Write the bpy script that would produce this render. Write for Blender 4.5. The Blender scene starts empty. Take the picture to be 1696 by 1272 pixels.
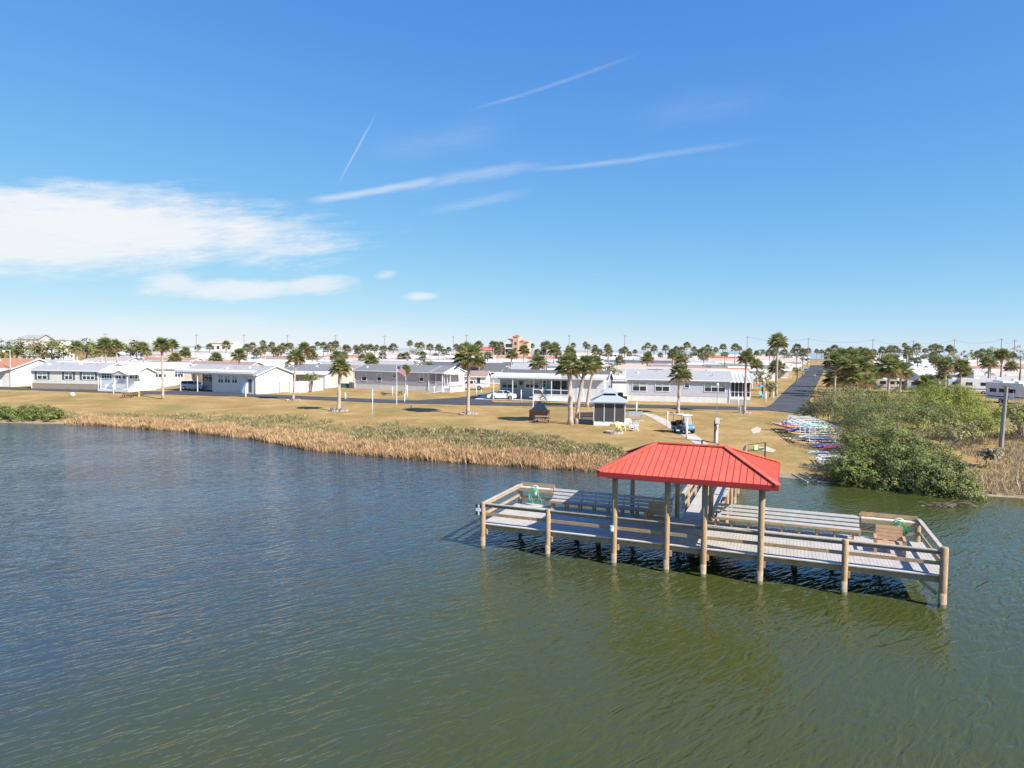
import bpy, math, random
from mathutils import Vector, Matrix, noise
random.seed(7)
R = math.radians
scn = bpy.context.scene
COL = scn.collection

# ------------------------------------------------------------------ survey of the place
# the camera hovers 9.5 m above the lagoon; readings taken from it are turned into ground positions
FOC, HC = 1131.0, 9.5
PITCH, ROLL = math.atan(57.5/FOC), math.atan(0.0112)
F_ = Vector((0, math.cos(PITCH), -math.sin(PITCH)))
U0, R0 = Vector((0, math.sin(PITCH), math.cos(PITCH))), Vector((1, 0, 0))
RT = math.cos(ROLL)*R0 + math.sin(ROLL)*U0
UP = -math.sin(ROLL)*R0 + math.cos(ROLL)*U0
CAM = Vector((0, 0, HC))
def ray(px, py):
    return F_ + (px-848)/FOC*RT + (636-py)/FOC*UP
def atz(px, py, z):
    d = ray(px, py); t = (z-HC)/d.z
    return CAM + d*t
def atY(px, py, Y):
    d = ray(px, py)
    return CAM + d*(Y/d.y)
SHORE = [(-900,300),(-400,165),(-150,105),(-75,84.5),(-61.5,81.8),(-53.9,81.2),(-47.4,79.9),(-36.7,75.6),(-25.7,69.4),(-18.2,62.5),
         (-12,59.7),(-6.5,57.5),(.2,55.2),(6.6,53.4),(13,53.2),(20.4,51.9),(23,49.5),(27,47.2),(31,45.8),(34.1,45),(60,36),(150,5),(420,-90),(1200,-300)]
def shore_d(x, y):
    best = 1e9; sgn = 1
    for (ax, ay), (bx, by) in zip(SHORE, SHORE[1:]):
        dx, dy = bx-ax, by-ay
        t = max(0, min(1, ((x-ax)*dx+(y-ay)*dy)/(dx*dx+dy*dy)))
        qx, qy = ax+t*dx-x, ay+t*dy-y
        d = qx*qx+qy*qy
        if d < best: best = d
        if ax <= x <= bx: sgn = 1 if y > ay+(x-ax)/dx*dy else -1
    return sgn*math.sqrt(best)
def sstep(a, b, x):
    t = max(0, min(1, (x-a)/(b-a))); return t*t*(3-2*t)
PROF = [(-8,-1.4),(0,0.0),(1.0,.22),(3,.42),(8,.72),(30,1.33),(45,1.4),(5000,1.4)]
def height(x, y):
    d = shore_d(x, y)
    z = -1.4
    for (a, za), (b, zb) in zip(PROF, PROF[1:]):
        if a <= d < b: z = za+(zb-za)*(d-a)/(b-a); break
    if d > 2: z += .05*noise.noise(Vector((x*.12, y*.12, 0)))*min(1, (d-2)/6)*(1-sstep(30, 42, d))
    z += 2.2*sstep(230, 430, y)*(1 if d > 40 else 0)
    z -= 7*sstep(590, 660, y)
    return z
def G(px, py):
    z = 1.2
    for _ in range(14):
        p = atz(px, py, z); z = .5*z+.5*height(p.x, p.y)
    return Vector((p.x, p.y, height(p.x, p.y)))

# ------------------------------------------------------------------ mesh helper
class MB:
    def __init__(s): s.v, s.f, s.m = [], [], []
    def face(s, pts, mi=0):
        n = len(s.v); s.v += [tuple(p) for p in pts]; s.f.append(tuple(range(n, n+len(pts)))); s.m.append(mi)
    def box(s, x0, x1, y0, y1, z0, z1, mi=0):
        n = len(s.v)
        s.v += [(x0,y0,z0),(x1,y0,z0),(x1,y1,z0),(x0,y1,z0),(x0,y0,z1),(x1,y0,z1),(x1,y1,z1),(x0,y1,z1)]
        for q in ((3,2,1,0),(4,5,6,7),(0,1,5,4),(1,2,6,5),(2,3,7,6),(3,0,4,7)):
            s.f.append(tuple(n+i for i in q)); s.m.append(mi)
    def bar(s, p, q, w, h, mi=0, up=(0,0,1)):
        p, q = Vector(p), Vector(q); d = (q-p).normalized(); u = Vector(up)
        sd = d.cross(u)
        if sd.length < 1e-4: sd = d.cross(Vector((1,0,0)))
        sd.normalize(); u = sd.cross(d).normalized()
        n = len(s.v)
        for c in (p, q):
            for a, b in ((-1,-1),(1,-1),(1,1),(-1,1)): s.v.append(tuple(c+sd*a*w/2+u*b*h/2))
        for k in ((3,2,1,0),(4,5,6,7),(0,1,5,4),(1,2,6,5),(2,3,7,6),(3,0,4,7)):
            s.f.append(tuple(n+i for i in k)); s.m.append(mi)
    def tube(s, pts, rad, n=8, mi=0, cap=True):
        pts = [Vector(p) for p in pts]
        if not hasattr(rad, '__len__'): rad = [rad]*len(pts)
        rings = []
        for i, p in enumerate(pts):
            d = (pts[min(i+1, len(pts)-1)]-pts[max(i-1, 0)]).normalized()
            a = d.cross(Vector((0,0,1)))
            if a.length < .05: a = d.cross(Vector((0,1,0)))
            a.normalize(); b = d.cross(a)
            base = len(s.v); rings.append(base)
            for k in range(n):
                t = 2*math.pi*k/n
                s.v.append(tuple(p+(a*math.cos(t)+b*math.sin(t))*rad[i]))
        for r0, r1 in zip(rings, rings[1:]):
            for k in range(n):
                s.f.append((r0+k, r0+(k+1)%n, r1+(k+1)%n, r1+k)); s.m.append(mi)
        if cap:
            s.f.append(tuple(rings[0]+k for k in reversed(range(n)))); s.m.append(mi)
            s.f.append(tuple(rings[-1]+k for k in range(n))); s.m.append(mi)
    def lathe(s, prof, n=12, mi=0, c=(0,0,0)):
        s.tube([(c[0], c[1], c[2]+z) for r, z in prof], [max(r, .001) for r, z in prof], n, mi)
    def prism(s, poly, y0, y1, mi=0):
        "polygon in x,z pulled along y"
        s.face([(x, y0, z) for x, z in poly], mi); s.face([(x, y1, z) for x, z in reversed(poly)], mi)
        for (a, b), (c, d) in zip(poly, poly[1:]+poly[:1]):
            s.face([(a,y0,b),(a,y1,b),(c,y1,d),(c,y0,d)], mi)
    def blob(s, c, r, mi=0, nu=10, nv=6, jit=0):
        n = len(s.v)
        for i in range(nv+1):
            t = math.pi*i/nv
            for k in range(nu):
                p = 2*math.pi*k/nu; j = 1+random.uniform(-jit, jit)
                s.v.append((c[0]+r[0]*j*math.sin(t)*math.cos(p), c[1]+r[1]*j*math.sin(t)*math.sin(p), c[2]+r[2]*j*math.cos(t)))
        for i in range(nv):
            for k in range(nu):
                s.f.append((n+i*nu+k, n+(i+1)*nu+k, n+(i+1)*nu+(k+1)%nu, n+i*nu+(k+1)%nu)); s.m.append(mi)
    def mesh(s, name, mats, smooth=False):
        me = bpy.data.meshes.new(name); me.from_pydata(s.v, [], s.f)
        for m in (mats if isinstance(mats, (list, tuple)) else [mats]): me.materials.append(m)
        me.polygons.foreach_set('material_index', s.m)
        if smooth: me.polygons.foreach_set('use_smooth', [True]*len(s.f))
        me.update(); return me
    def build(s, name, mats, parent=None, smooth=False):
        o = bpy.data.objects.new(name, s.mesh(name, mats, smooth)); COL.objects.link(o)
        if parent: o.parent = parent
        return o
def put(name, me, parent=None, loc=(0,0,0)):
    o = bpy.data.objects.new(name, me); COL.objects.link(o); o.location = loc
    if parent: o.parent = parent
    return o
def tag(o, label, cat, group=None):
    o['label'] = label; o['category'] = cat
    if group: o['group'] = group
    return o
def thing(name, label, cat, loc=(0,0,0), rz=0, group=None):
    o = bpy.data.objects.new(name, None); COL.objects.link(o); o.empty_display_size = .3
    o.location = loc; o.rotation_euler = (0, 0, rz)
    return tag(o, label, cat, group)
KIDS = {}
def dup(root, loc, rz=0, label=None, group=None, scale=None):
    kids = [o for o in root.children]
    r = root.copy(); COL.objects.link(r); r.location = loc; r.rotation_euler = (0, 0, rz)
    if scale: r.scale = scale if hasattr(scale, '__len__') else (scale,)*3
    if label: r['label'] = label
    if group: r['group'] = group
    for ch in kids:
        c = ch.copy(); COL.objects.link(c); c.parent = r
        for g in ch.children:
            d = g.copy(); COL.objects.link(d); d.parent = c
    return r
def struct(o, kind='structure'): o['kind'] = kind; return o

# ------------------------------------------------------------------ materials
def newmat(name):
    m = bpy.data.materials.new(name); m.use_nodes = True
    nt = m.node_tree; return m, nt, nt.nodes['Principled BSDF']
def N(nt, t, **kw):
    n = nt.nodes.new(t)
    for k, v in kw.items():
        if k.startswith('i_'):
            key = k[2:]; n.inputs[int(key) if key.isdigit() else key].default_value = v
        else: setattr(n, k, v)
    return n
def c4(c): return (c[0], c[1], c[2], 1)
def ramp(nt, fac, stops):
    r = N(nt, 'ShaderNodeValToRGB'); e = r.color_ramp.elements
    while len(e) < len(stops): e.new(.5)
    for el, (p, c) in zip(e, stops): el.position = p; el.color = c4(c) if hasattr(c, '__len__') else (c, c, c, 1)
    nt.links.new(fac, r.inputs[0]); return r.outputs[0]
def mat(name, col, rough=.7, var=.12, scale=3.0, bump=.0, bscale=None, metal=0, stretch=None, spec=.5, var2=0):
    m, nt, b = newmat(name); L = nt.links
    tc = N(nt, 'ShaderNodeTexCoord'); src = tc.outputs['Object']
    if stretch:
        mp = N(nt, 'ShaderNodeMapping'); mp.inputs['Scale'].default_value = stretch; L.new(src, mp.inputs[0]); src = mp.outputs[0]
    nz = N(nt, 'ShaderNodeTexNoise', i_Scale=scale, i_Detail=6.0, i_Roughness=.65); L.new(src, nz.inputs['Vector'])
    lo = [max(0, x*(1-var*1.6)) for x in col]; hi = [min(1, x*(1+var*1.6)) for x in col]
    L.new(ramp(nt, nz.outputs[0], [(.25, lo), (.75, hi)]), b.inputs['Base Color'])
    b.inputs['Roughness'].default_value = rough; b.inputs['Metallic'].default_value = metal
    b.inputs['Specular IOR Level'].default_value = spec
    if bump:
        n2 = N(nt, 'ShaderNodeTexNoise', i_Scale=bscale or scale*6, i_Detail=4.0); L.new(src, n2.inputs['Vector'])
        bp = N(nt, 'ShaderNodeBump', i_Strength=bump, i_Distance=.05); L.new(n2.outputs[0], bp.inputs['Height']); L.new(bp.outputs[0], b.inputs['Normal'])
    return m
def siding(name, col, pitch=.2, axis='Z', depth=.02):
    m, nt, b = newmat(name); L = nt.links
    tc = N(nt, 'ShaderNodeTexCoord')
    nz = N(nt, 'ShaderNodeTexNoise', i_Scale=1.3, i_Detail=5.0); L.new(tc.outputs['Object'], nz.inputs['Vector'])
    L.new(ramp(nt, nz.outputs[0], [(.25, [x*.9 for x in col]), (.75, [min(1, x*1.06) for x in col])]), b.inputs['Base Color'])
    w = N(nt, 'ShaderNodeTexWave', wave_type='BANDS', bands_direction=axis, wave_profile='SAW', i_Scale=1/pitch/3.18)
    L.new(tc.outputs['Object'], w.inputs['Vector'])
    bp = N(nt, 'ShaderNodeBump', i_Strength=.9, i_Distance=depth); L.new(w.outputs[1], bp.inputs['Height']); L.new(bp.outputs[0], b.inputs['Normal'])
    b.inputs['Roughness'].default_value = .55
    return m
def timber(name, col, grey, scale, stretch, amount=.5):
    m = mat(name, col, .82, .25, scale*3, .25, 14, stretch=stretch); nt = m.node_tree; L = nt.links; b = nt.nodes['Principled BSDF']; src = b.inputs['Base Color'].links[0].from_socket
    tc = N(nt, 'ShaderNodeTexCoord'); nz = N(nt, 'ShaderNodeTexNoise', i_Scale=scale*.7, i_Detail=8.0, i_Roughness=.7); L.new(tc.outputs['Object'], nz.inputs['Vector'])
    mx = N(nt, 'ShaderNodeMixRGB'); L.new(ramp(nt, nz.outputs[0], [(.42, 0), (.68, amount*1.6)]), mx.inputs[0]); L.new(src, mx.inputs[1]); mx.inputs[2].default_value = c4(grey); L.new(mx.outputs[0], b.inputs['Base Color']); return m
def leaf(name, col, trans=.3, var=.35, scale=1.2):
    m, nt, b = newmat(name); L = nt.links
    tc = N(nt, 'ShaderNodeTexCoord')
    nz = N(nt, 'ShaderNodeTexNoise', i_Scale=scale, i_Detail=5.0); L.new(tc.outputs['Object'], nz.inputs['Vector'])
    cr = ramp(nt, nz.outputs[0], [(.3, [x*(1-var) for x in col]), (.7, [x*(1+var) for x in col])])
    L.new(cr, b.inputs['Base Color']); b.inputs['Roughness'].default_value = .6; b.inputs['Specular IOR Level'].default_value = .18
    t = N(nt, 'ShaderNodeBsdfTranslucent'); L.new(cr, t.inputs[0])
    mx = N(nt, 'ShaderNodeMixShader', i_0=trans); L.new(b.outputs[0], mx.inputs[1]); L.new(t.outputs[0], mx.inputs[2])
    L.new(mx.outputs[0], nt.nodes['Material Output'].inputs[0]); return m
def glass(name, col=(.03,.05,.06), rough=.05):
    m, nt, b = newmat(name); b.inputs['Base Color'].default_value = c4(col); b.inputs['Roughness'].default_value = rough
    b.inputs['IOR'].default_value = 1.5; return m
MT = {}
def ground_mat():
    m, nt, b = newmat('lawn_turf'); L = nt.links
    tc = N(nt, 'ShaderNodeTexCoord'); o = tc.outputs['Object']
    n1 = N(nt, 'ShaderNodeTexNoise', i_Scale=.09, i_Detail=6.0, i_Roughness=.6); L.new(o, n1.inputs['Vector'])
    n2 = N(nt, 'ShaderNodeTexNoise', i_Scale=2.6, i_Detail=8.0, i_Roughness=.75); L.new(o, n2.inputs['Vector'])
    n5 = N(nt, 'ShaderNodeMath', operation='MULTIPLY_ADD'); n6 = N(nt, 'ShaderNodeTexNoise', i_Scale=.3, i_Detail=5.0); L.new(o, n6.inputs['Vector']); L.new(n6.outputs[0], n5.inputs[0]); n5.inputs[1].default_value = .55; n7 = N(nt, 'ShaderNodeMath', operation='MULTIPLY'); L.new(n2.outputs[0], n7.inputs[0]); n7.inputs[1].default_value = .5; L.new(n7.outputs[0], n5.inputs[2])
    base = ramp(nt, n5.outputs[0], [(.3, (.24,.152,.053)), (.52, (.37,.237,.094)), (.74, (.52,.37,.175))])
    grn = ramp(nt, n2.outputs[0], [(.3, (.15,.135,.04)), (.7, (.29,.245,.085))])
    n4 = N(nt, 'ShaderNodeTexNoise', i_Scale=.45, i_Detail=7.0, i_Roughness=.7); L.new(o, n4.inputs['Vector'])
    am = N(nt, 'ShaderNodeMath', operation='MULTIPLY_ADD'); L.new(n4.outputs[0], am.inputs[0]); am.inputs[1].default_value = .5; L.new(n1.outputs[0], am.inputs[2])
    msk = ramp(nt, am.outputs[0], [(.74, 0), (.94, .8)])
    mx = N(nt, 'ShaderNodeMixRGB'); L.new(msk, mx.inputs[0]); L.new(base, mx.inputs[1]); L.new(grn, mx.inputs[2])
    # bare sand near the water's edge and in worn places
    sx = N(nt, 'ShaderNodeSeparateXYZ'); L.new(o, sx.inputs[0])
    mr = N(nt, 'ShaderNodeMapRange', i_1=.28, i_2=.05, i_3=0.0, i_4=1.0); L.new(sx.outputs[2], mr.inputs[0])
    sand = ramp(nt, n2.outputs[0], [(.3, (.2,.155,.1)), (.7, (.42,.35,.25))])
    m2 = N(nt, 'ShaderNodeMixRGB'); L.new(mr.outputs[0], m2.inputs[0]); L.new(mx.outputs[0], m2.inputs[1]); L.new(sand, m2.inputs[2])
    L.new(m2.outputs[0], b.inputs['Base Color']); b.inputs['Roughness'].default_value = .95; b.inputs['Specular IOR Level'].default_value = .1
    n3 = N(nt, 'ShaderNodeTexNoise', i_Scale=7.0, i_Detail=6.0); L.new(o, n3.inputs['Vector'])
    bp = N(nt, 'ShaderNodeBump', i_Strength=.6, i_Distance=.08); L.new(n3.outputs[0], bp.inputs['Height']); L.new(bp.outputs[0], b.inputs['Normal'])
    return m
def water_mat(name, base, deep, ang=41, amp=1.0, fine=1.0, spec=.5):
    m, nt, b = newmat(name); L = nt.links
    tc = N(nt, 'ShaderNodeTexCoord'); o = tc.outputs['Object']
    def nz(rot, sx, sy, det, dist=.4):
        mp = N(nt, 'ShaderNodeMapping'); mp.inputs['Rotation'].default_value = (0, 0, R(-rot)); mp.inputs['Scale'].default_value = (sx, sy, 1)
        # mapping as POINT scales first, so turn first and stretch after
        m2 = N(nt, 'ShaderNodeMapping'); m2.inputs['Scale'].default_value = (sx, sy, 1); mp.inputs['Scale'].default_value = (1, 1, 1)
        L.new(o, mp.inputs[0]); L.new(mp.outputs[0], m2.inputs[0])
        n = N(nt, 'ShaderNodeTexNoise', i_Scale=1.0, i_Detail=det, i_Roughness=.5, i_Distortion=dist); L.new(m2.outputs[0], n.inputs['Vector']); return n.outputs[0]
    a = nz(ang, .7*fine, 2.7*fine, 2.0, .5); c = nz(ang+16, 2.0*fine, 7*fine, 2.0); e = nz(ang-18, .05, .12, 3.0); a2 = nz(ang-14, .5*fine, 1.9*fine, 2.0, .4)
    def mth(op, x, y):
        q = N(nt, 'ShaderNodeMath', operation=op)
        for i, t in enumerate((x, y)):
            if isinstance(t, float): q.inputs[i].default_value = t
            else: L.new(t, q.inputs[i])
        return q.outputs[0]
    def ridge(x):
        y = mth('SUBTRACT', mth('MULTIPLY', x, 2.0), 1.0)
        r = mth('SUBTRACT', 1.0, mth('SQRT', mth('ADD', mth('MULTIPLY', y, y), .016), 0.0)); return mth('MULTIPLY', r, r)
    h = mth('ADD', mth('MULTIPLY', ridge(a), .42), mth('MULTIPLY', ridge(a2), .26))
    h = mth('ADD', h, mth('ADD', mth('MULTIPLY', a, .2), mth('MULTIPLY', c, .14)))
    gust = ramp(nt, e, [(.3, .42), (.7, 1.0)])
    h = mth('MULTIPLY', h, gust)
    bp = N(nt, 'ShaderNodeBump', i_Strength=1.0, i_Distance=.16*amp); L.new(h, bp.inputs['Height']); L.new(bp.outputs[0], b.inputs['Normal'])
    # silt hangs in the shallow water round the pier, the open lagoon has blue sky reflection painted into its colour
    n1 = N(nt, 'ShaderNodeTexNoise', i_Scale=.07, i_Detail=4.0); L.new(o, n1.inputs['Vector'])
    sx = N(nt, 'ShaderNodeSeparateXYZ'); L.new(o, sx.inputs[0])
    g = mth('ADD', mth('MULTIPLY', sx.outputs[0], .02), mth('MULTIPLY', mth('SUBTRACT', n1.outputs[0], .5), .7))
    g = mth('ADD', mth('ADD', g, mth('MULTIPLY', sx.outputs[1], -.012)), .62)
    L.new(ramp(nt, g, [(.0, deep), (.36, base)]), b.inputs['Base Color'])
    b.inputs['Roughness'].default_value = .07; b.inputs['IOR'].default_value = 1.333; b.inputs['Specular IOR Level'].default_value = spec
    return m
def metal_roof_mat(name, col): return mat(name, col, .35, .05, .8, .05, 2, spec=.5)
W_ = mat('white_paint', (.8,.8,.78), .5, .05, 1.5)
WOOD = timber('treated_timber', (.47,.285,.125), (.3,.25,.185), 1.3, (1,1,1), .75)
PILE = timber('pile_timber', (.43,.275,.145), (.3,.235,.165), 1.6, (3,3,.5), .8)
GREYW = mat('weathered_cap', (.44,.39,.33), .85, .18, 2.5, .2, 14)
DECKM = mat('deck_board', (.45,.415,.37), .8, .12, 2.2, .15, 14)
RAILB = mat('weathered_rail', (.27,.205,.135), .85, .2, 2.5, .2, 14)
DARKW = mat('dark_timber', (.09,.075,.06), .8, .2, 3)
REDM = mat('red_metal', (.64,.118,.065), .5, .1, .7, stretch=(1.6,.5,.5))
def _fade():
    nt = REDM.node_tree; L = nt.links; b = nt.nodes['Principled BSDF']; src = b.inputs['Base Color'].links[0].from_socket
    tc = N(nt, 'ShaderNodeTexCoord'); nz = N(nt, 'ShaderNodeTexNoise', i_Scale=1.1, i_Detail=9.0, i_Roughness=.75); L.new(tc.outputs['Object'], nz.inputs['Vector'])
    mx = N(nt, 'ShaderNodeMixRGB'); L.new(ramp(nt, nz.outputs[0], [(.5, 0), (.75, .55)]), mx.inputs[0]); L.new(src, mx.inputs[1]); mx.inputs[2].default_value = (.66,.2,.13,1); L.new(mx.outputs[0], b.inputs['Base Color'])
    L.new(ramp(nt, nz.outputs[0], [(.3, .38), (.7, .62)]), b.inputs['Roughness'])
_fade()
REDD = mat('red_fascia', (.36,.03,.028), .5, .08, .8)
CONC = mat('concrete', (.52,.45,.37), .9, .14, 1.2, .15)
PALE = mat('pale_paving', (.6,.52,.44), .9, .12, .8)
ASPH = mat('asphalt', (.06,.058,.062), .88, .25, .35, .3, 8)
BRICK = mat('brick', (.33,.14,.08), .85, .25, 5)
GLS = glass('window_glass', (.035,.05,.055))
BLIND = mat('blind_cloth', (.42,.47,.45), .6, .1, 4)
SCRN = mat('screen_cloth', (.035,.035,.04), .7, .1, 4)
BLK = mat('black_rubber', (.02,.02,.02), .7, .1, 5)
STEEL = mat('steel', (.5,.5,.5), .35, .1, 4, metal=.8)
ROCK = mat('pale_rock', (.42,.36,.3), .9, .25, 2.5, .3)
ROCKD = mat('grey_rock', (.2,.18,.16), .9, .25, 2.5, .3)
TRUNK = mat('palm_bark', (.46,.36,.285), .9, .25, 2.5, .5, 10, stretch=(1,1,3))
BOOT = mat('palm_boots', (.27,.19,.12), .9, .3, 5, .5)
TWIG = mat('grey_twig', (.2,.165,.13), .9, .2, 4)
PG1 = leaf('palm_green', (.23,.27,.085), .42); PG2 = leaf('palm_yellow_green', (.46,.43,.19), .42); PG3 = leaf('palm_tan', (.4,.29,.15), .2)
PG4 = leaf('palm_deep', (.13,.175,.055), .42)
PFAR = leaf('palm_far_green', (.26,.27,.14)); PFAR2 = leaf('palm_far_yellow', (.36,.33,.17)); PFAR3 = leaf('palm_far_brown', (.3,.23,.14), .2)
LG1 = leaf('leaf_olive', (.23,.255,.075)); LG2 = leaf('leaf_dark', (.1,.125,.04)); LG3 = leaf('leaf_yellow_green', (.33,.35,.06)); LG4 = leaf('leaf_grey_green', (.24,.24,.13)); LG5 = leaf('leaf_bright', (.24,.29,.075)); LG6 = leaf('leaf_red_brown', (.13,.05,.03))
RD1 = leaf('reed_gold', (.6,.39,.2), .25, .2); RD2 = leaf('reed_tan', (.68,.5,.31), .25, .2); RD3 = leaf('reed_brown', (.36,.2,.08), .2, .3)
GR1 = leaf('marsh_green', (.19,.2,.07), .25); GR2 = leaf('marsh_olive', (.32,.28,.13), .25); DRY = leaf('dry_grass', (.44,.35,.22), .25); DRYG = leaf('dead_twig', (.36,.3,.235), .15)

# ------------------------------------------------------------------ the setting
def grid_axis(spec):
    out = []
    for a, b, st in spec:
        x = a
        while x < b-1e-6: out.append(x); x += st
    out.append(spec[-1][1]); return out
def ground():
    xs = grid_axis([(-2000,-400,200),(-400,-110,20),(-110,-64,3),(-64,62,1.25),(62,110,3),(110,500,20),(500,2200,200)])
    ys = grid_axis([(-20,34,6),(34,40,2),(40,110,1.25),(110,140,3),(140,460,10),(460,700,20)])
    mb = MB()
    for y in ys:
        for x in xs: mb.v.append((x, y, height(x, y)))
    n = len(xs)
    for j in range(len(ys)-1):
        for i in range(n-1):
            mb.f.append((j*n+i, j*n+i+1, (j+1)*n+i+1, (j+1)*n+i)); mb.m.append(0)
    struct(mb.build('ground', ground_mat(), smooth=True))
ground()
wp = MB(); wp.face([(-3000,-120,0),(3000,-120,0),(3000,588,0),(-3000,588,0)])
struct(wp.build('lagoon_water', water_mat('lagoon', (.056,.064,.017), (.042,.062,.07))))  # second colour is bluer, with sky reflection put into it
op = MB(); op.face([(-40000,640,-.6),(40000,640,-.6),(40000,60000,-.6),(-40000,60000,-.6)])
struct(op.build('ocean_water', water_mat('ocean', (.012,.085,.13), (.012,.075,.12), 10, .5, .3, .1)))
def strip(name, left, right, m, dz=.03, seg=10):
    mb = MB(); L_, R_ = [], []
    for pts, out in ((left, L_), (right, R_)):
        for (a, b) in zip(pts, pts[1:]):
            for k in range(seg): out.append((a[0]+(b[0]-a[0])*k/seg, a[1]+(b[1]-a[1])*k/seg))
        out.append(pts[-1])
    for i in range(len(L_)-1):
        q = [L_[i], R_[i], R_[i+1], L_[i+1]]
        mb.face([(x, y, height(x, y)+dz) for x, y in q])
    return struct(mb.build(name, m))
cl = [(-330,168),(-200,145),(-120,130.5),(-92,124.4),(-70,119),(-42,112.8),(-19,103.8),(-4,101.2),(17,99.5),(33,97.6),(48,97),(52,97)]
def offset(c, w):
    l, r = [], []
    for i, p in enumerate(c):
        a, b = c[max(i-1, 0)], c[min(i+1, len(c)-1)]
        d = Vector((b[0]-a[0], b[1]-a[1])).normalized(); n = Vector((-d.y, d.x))
        l.append((p[0]+n.x*w/2, p[1]+n.y*w/2)); r.append((p[0]-n.x*w/2, p[1]-n.y*w/2))
    return l, r
strip('front_road', *offset(cl, 5.6), ASPH, .05)
gp = lambda *q: [tuple(G(*p)[:2]) for p in q]
strip('side_road', gp((1262,679),(1278,670),(1285,663),(1300,647.6),(1322,627.5),(1335,615.7),(1343,605)), gp((1352,688),(1346,676),(1341,664),(1352,639),(1361,621.6),(1364,613),(1368,605)), ASPH, .058, 8)
strip('middle_road', [(-17,103.5),(-9,112),(-5,122),(3,160)], [(-2.5,101.5),(-3.5,109),(1,122),(9,160)], ASPH, .062)
strip('left_road', [(-63,118),(-57.5,127),(-53,139),(-45,165)], [(-45.5,114),(-48,124),(-45,139),(-38,165)], ASPH, .062)
strip('footpath', gp((1062,685),(1074,690),(1090,699),(1131,722),(1160,741)), gp((1070,684),(1088,688),(1110,699),(1152,720),(1180,741)), CONC, .025)
strip('driveway', gp((165,646),(225,646),(252,646)), gp((166,640),(228,637),(300,637)), PALE, .03)
strip('driveway', gp((700,654),(758,646)), gp((752,643),(812,637)), PALE, .07)
strip('driveway', gp((786,662),(1010,668)), gp((800,655),(1010,662)), PALE, .09)
strip('driveway', gp((52,647),(166,648.5)), gp((52,644),(166,645)), PALE, .035)
for pts in ([(1243,712),(1254,707),(1261,710),(1258,717),(1247,719)], [(1256,741),(1270,740),(1286,746),(1280,750),(1262,747)]):
    mb = MB(); q = [G(*p) for p in pts]; mb.face([(p.x, p.y, p.z+.03) for p in q]); struct(mb.build('sand_patch', mat('bare_sand', (.55,.44,.33), .95, .15, 2)))

# ------------------------------------------------------------------ grasses (nobody could count them)
def along(x):
    for (ax, ay), (bx, by) in zip(SHORE, SHORE[1:]):
        if ax <= x <= bx:
            t = (x-ax)/(bx-ax); d = Vector((bx-ax, by-ay, 0)).normalized()
            return Vector((x, ay+t*(by-ay), 0)), Vector((-d.y, d.x, 0))
def blade(mb, p, h, w, lean, mi):
    a = random.uniform(0, 6.283); b = random.uniform(0, 6.283)
    sx, sy = math.cos(a)*w/2, math.sin(a)*w/2; lx, ly = math.cos(b)*lean*h, math.sin(b)*lean*h
    mb.face([(p.x-sx, p.y-sy, p.z-.03), (p.x+sx, p.y+sy, p.z-.03), (p.x+lx*.5+sx*.7, p.y+ly*.5+sy*.7, p.z+h*.6), (p.x+lx*1.2, p.y+ly*1.2, p.z+h)], mi)
def band(name, x0, x1, n, d0, d1, hfun, mats, wts, w=.05, lean=.3, keep=None):
    mb = MB(); idx = list(range(len(mats)))
    for _ in range(n):
        x = random.uniform(x0, x1); q, nn = along(x); d = random.uniform(d0, d1)
        if keep and not keep(x, d): continue
        p = q+nn*d; p.z = max(height(p.x, p.y), -.05)
        h = hfun(x, d)
        if h < .08: continue
        blade(mb, p, h*random.uniform(.65, 1.2), w, lean, random.choices(idx, wts)[0])
    return struct(mb.build(name, mats), 'stuff')
def nz2(x, d, s=.35, o=0): return noise.noise(Vector((x*s, d*s, o)))
def wid(x): return 2.7+1.5*noise.noise(Vector((x*.16, 3, 0)))+.8*noise.noise(Vector((x*.6, 8, 0)))+1.4*sstep(-30, -18, x)*(1-sstep(-8, 6, x))
band('reed_bed', -53, 11.5, 105000, -.5, 7.2, lambda x, d: (.6+.45*nz2(x, d, .45)+.22*nz2(x, d, 1.6, 3))*(1-.25*max(0, d)/7)*(.45+.55*sstep(11.5, 6, x)), [RD1, RD2, RD3, GR2], [5, 4, 2.4, .5], .034, .3, lambda x, d: d < wid(x)+random.uniform(-1.0, .8) and nz2(x, d, .9, 12) > -.5)
band('marsh_grass', -60, 9.5, 80000, 2.5, 16, lambda x, d: .3+.4*nz2(x, d, .4, 4)+.14*sstep(-25, -10, x), [GR1, GR2, RD2, DRY], [3, 4.5, 1.2, 2], .036, .55,
     lambda x, d: wid(x)-1.4+random.uniform(-.8, .8) < d < wid(x)+6.6*sstep(-60, -30, x)*(1-.55*sstep(-2, 9, x))+2.2+1.6*nz2(x, 0, .2, 9)+random.uniform(-.9, .5) and nz2(x, d, .5, 2) > -.3)

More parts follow.
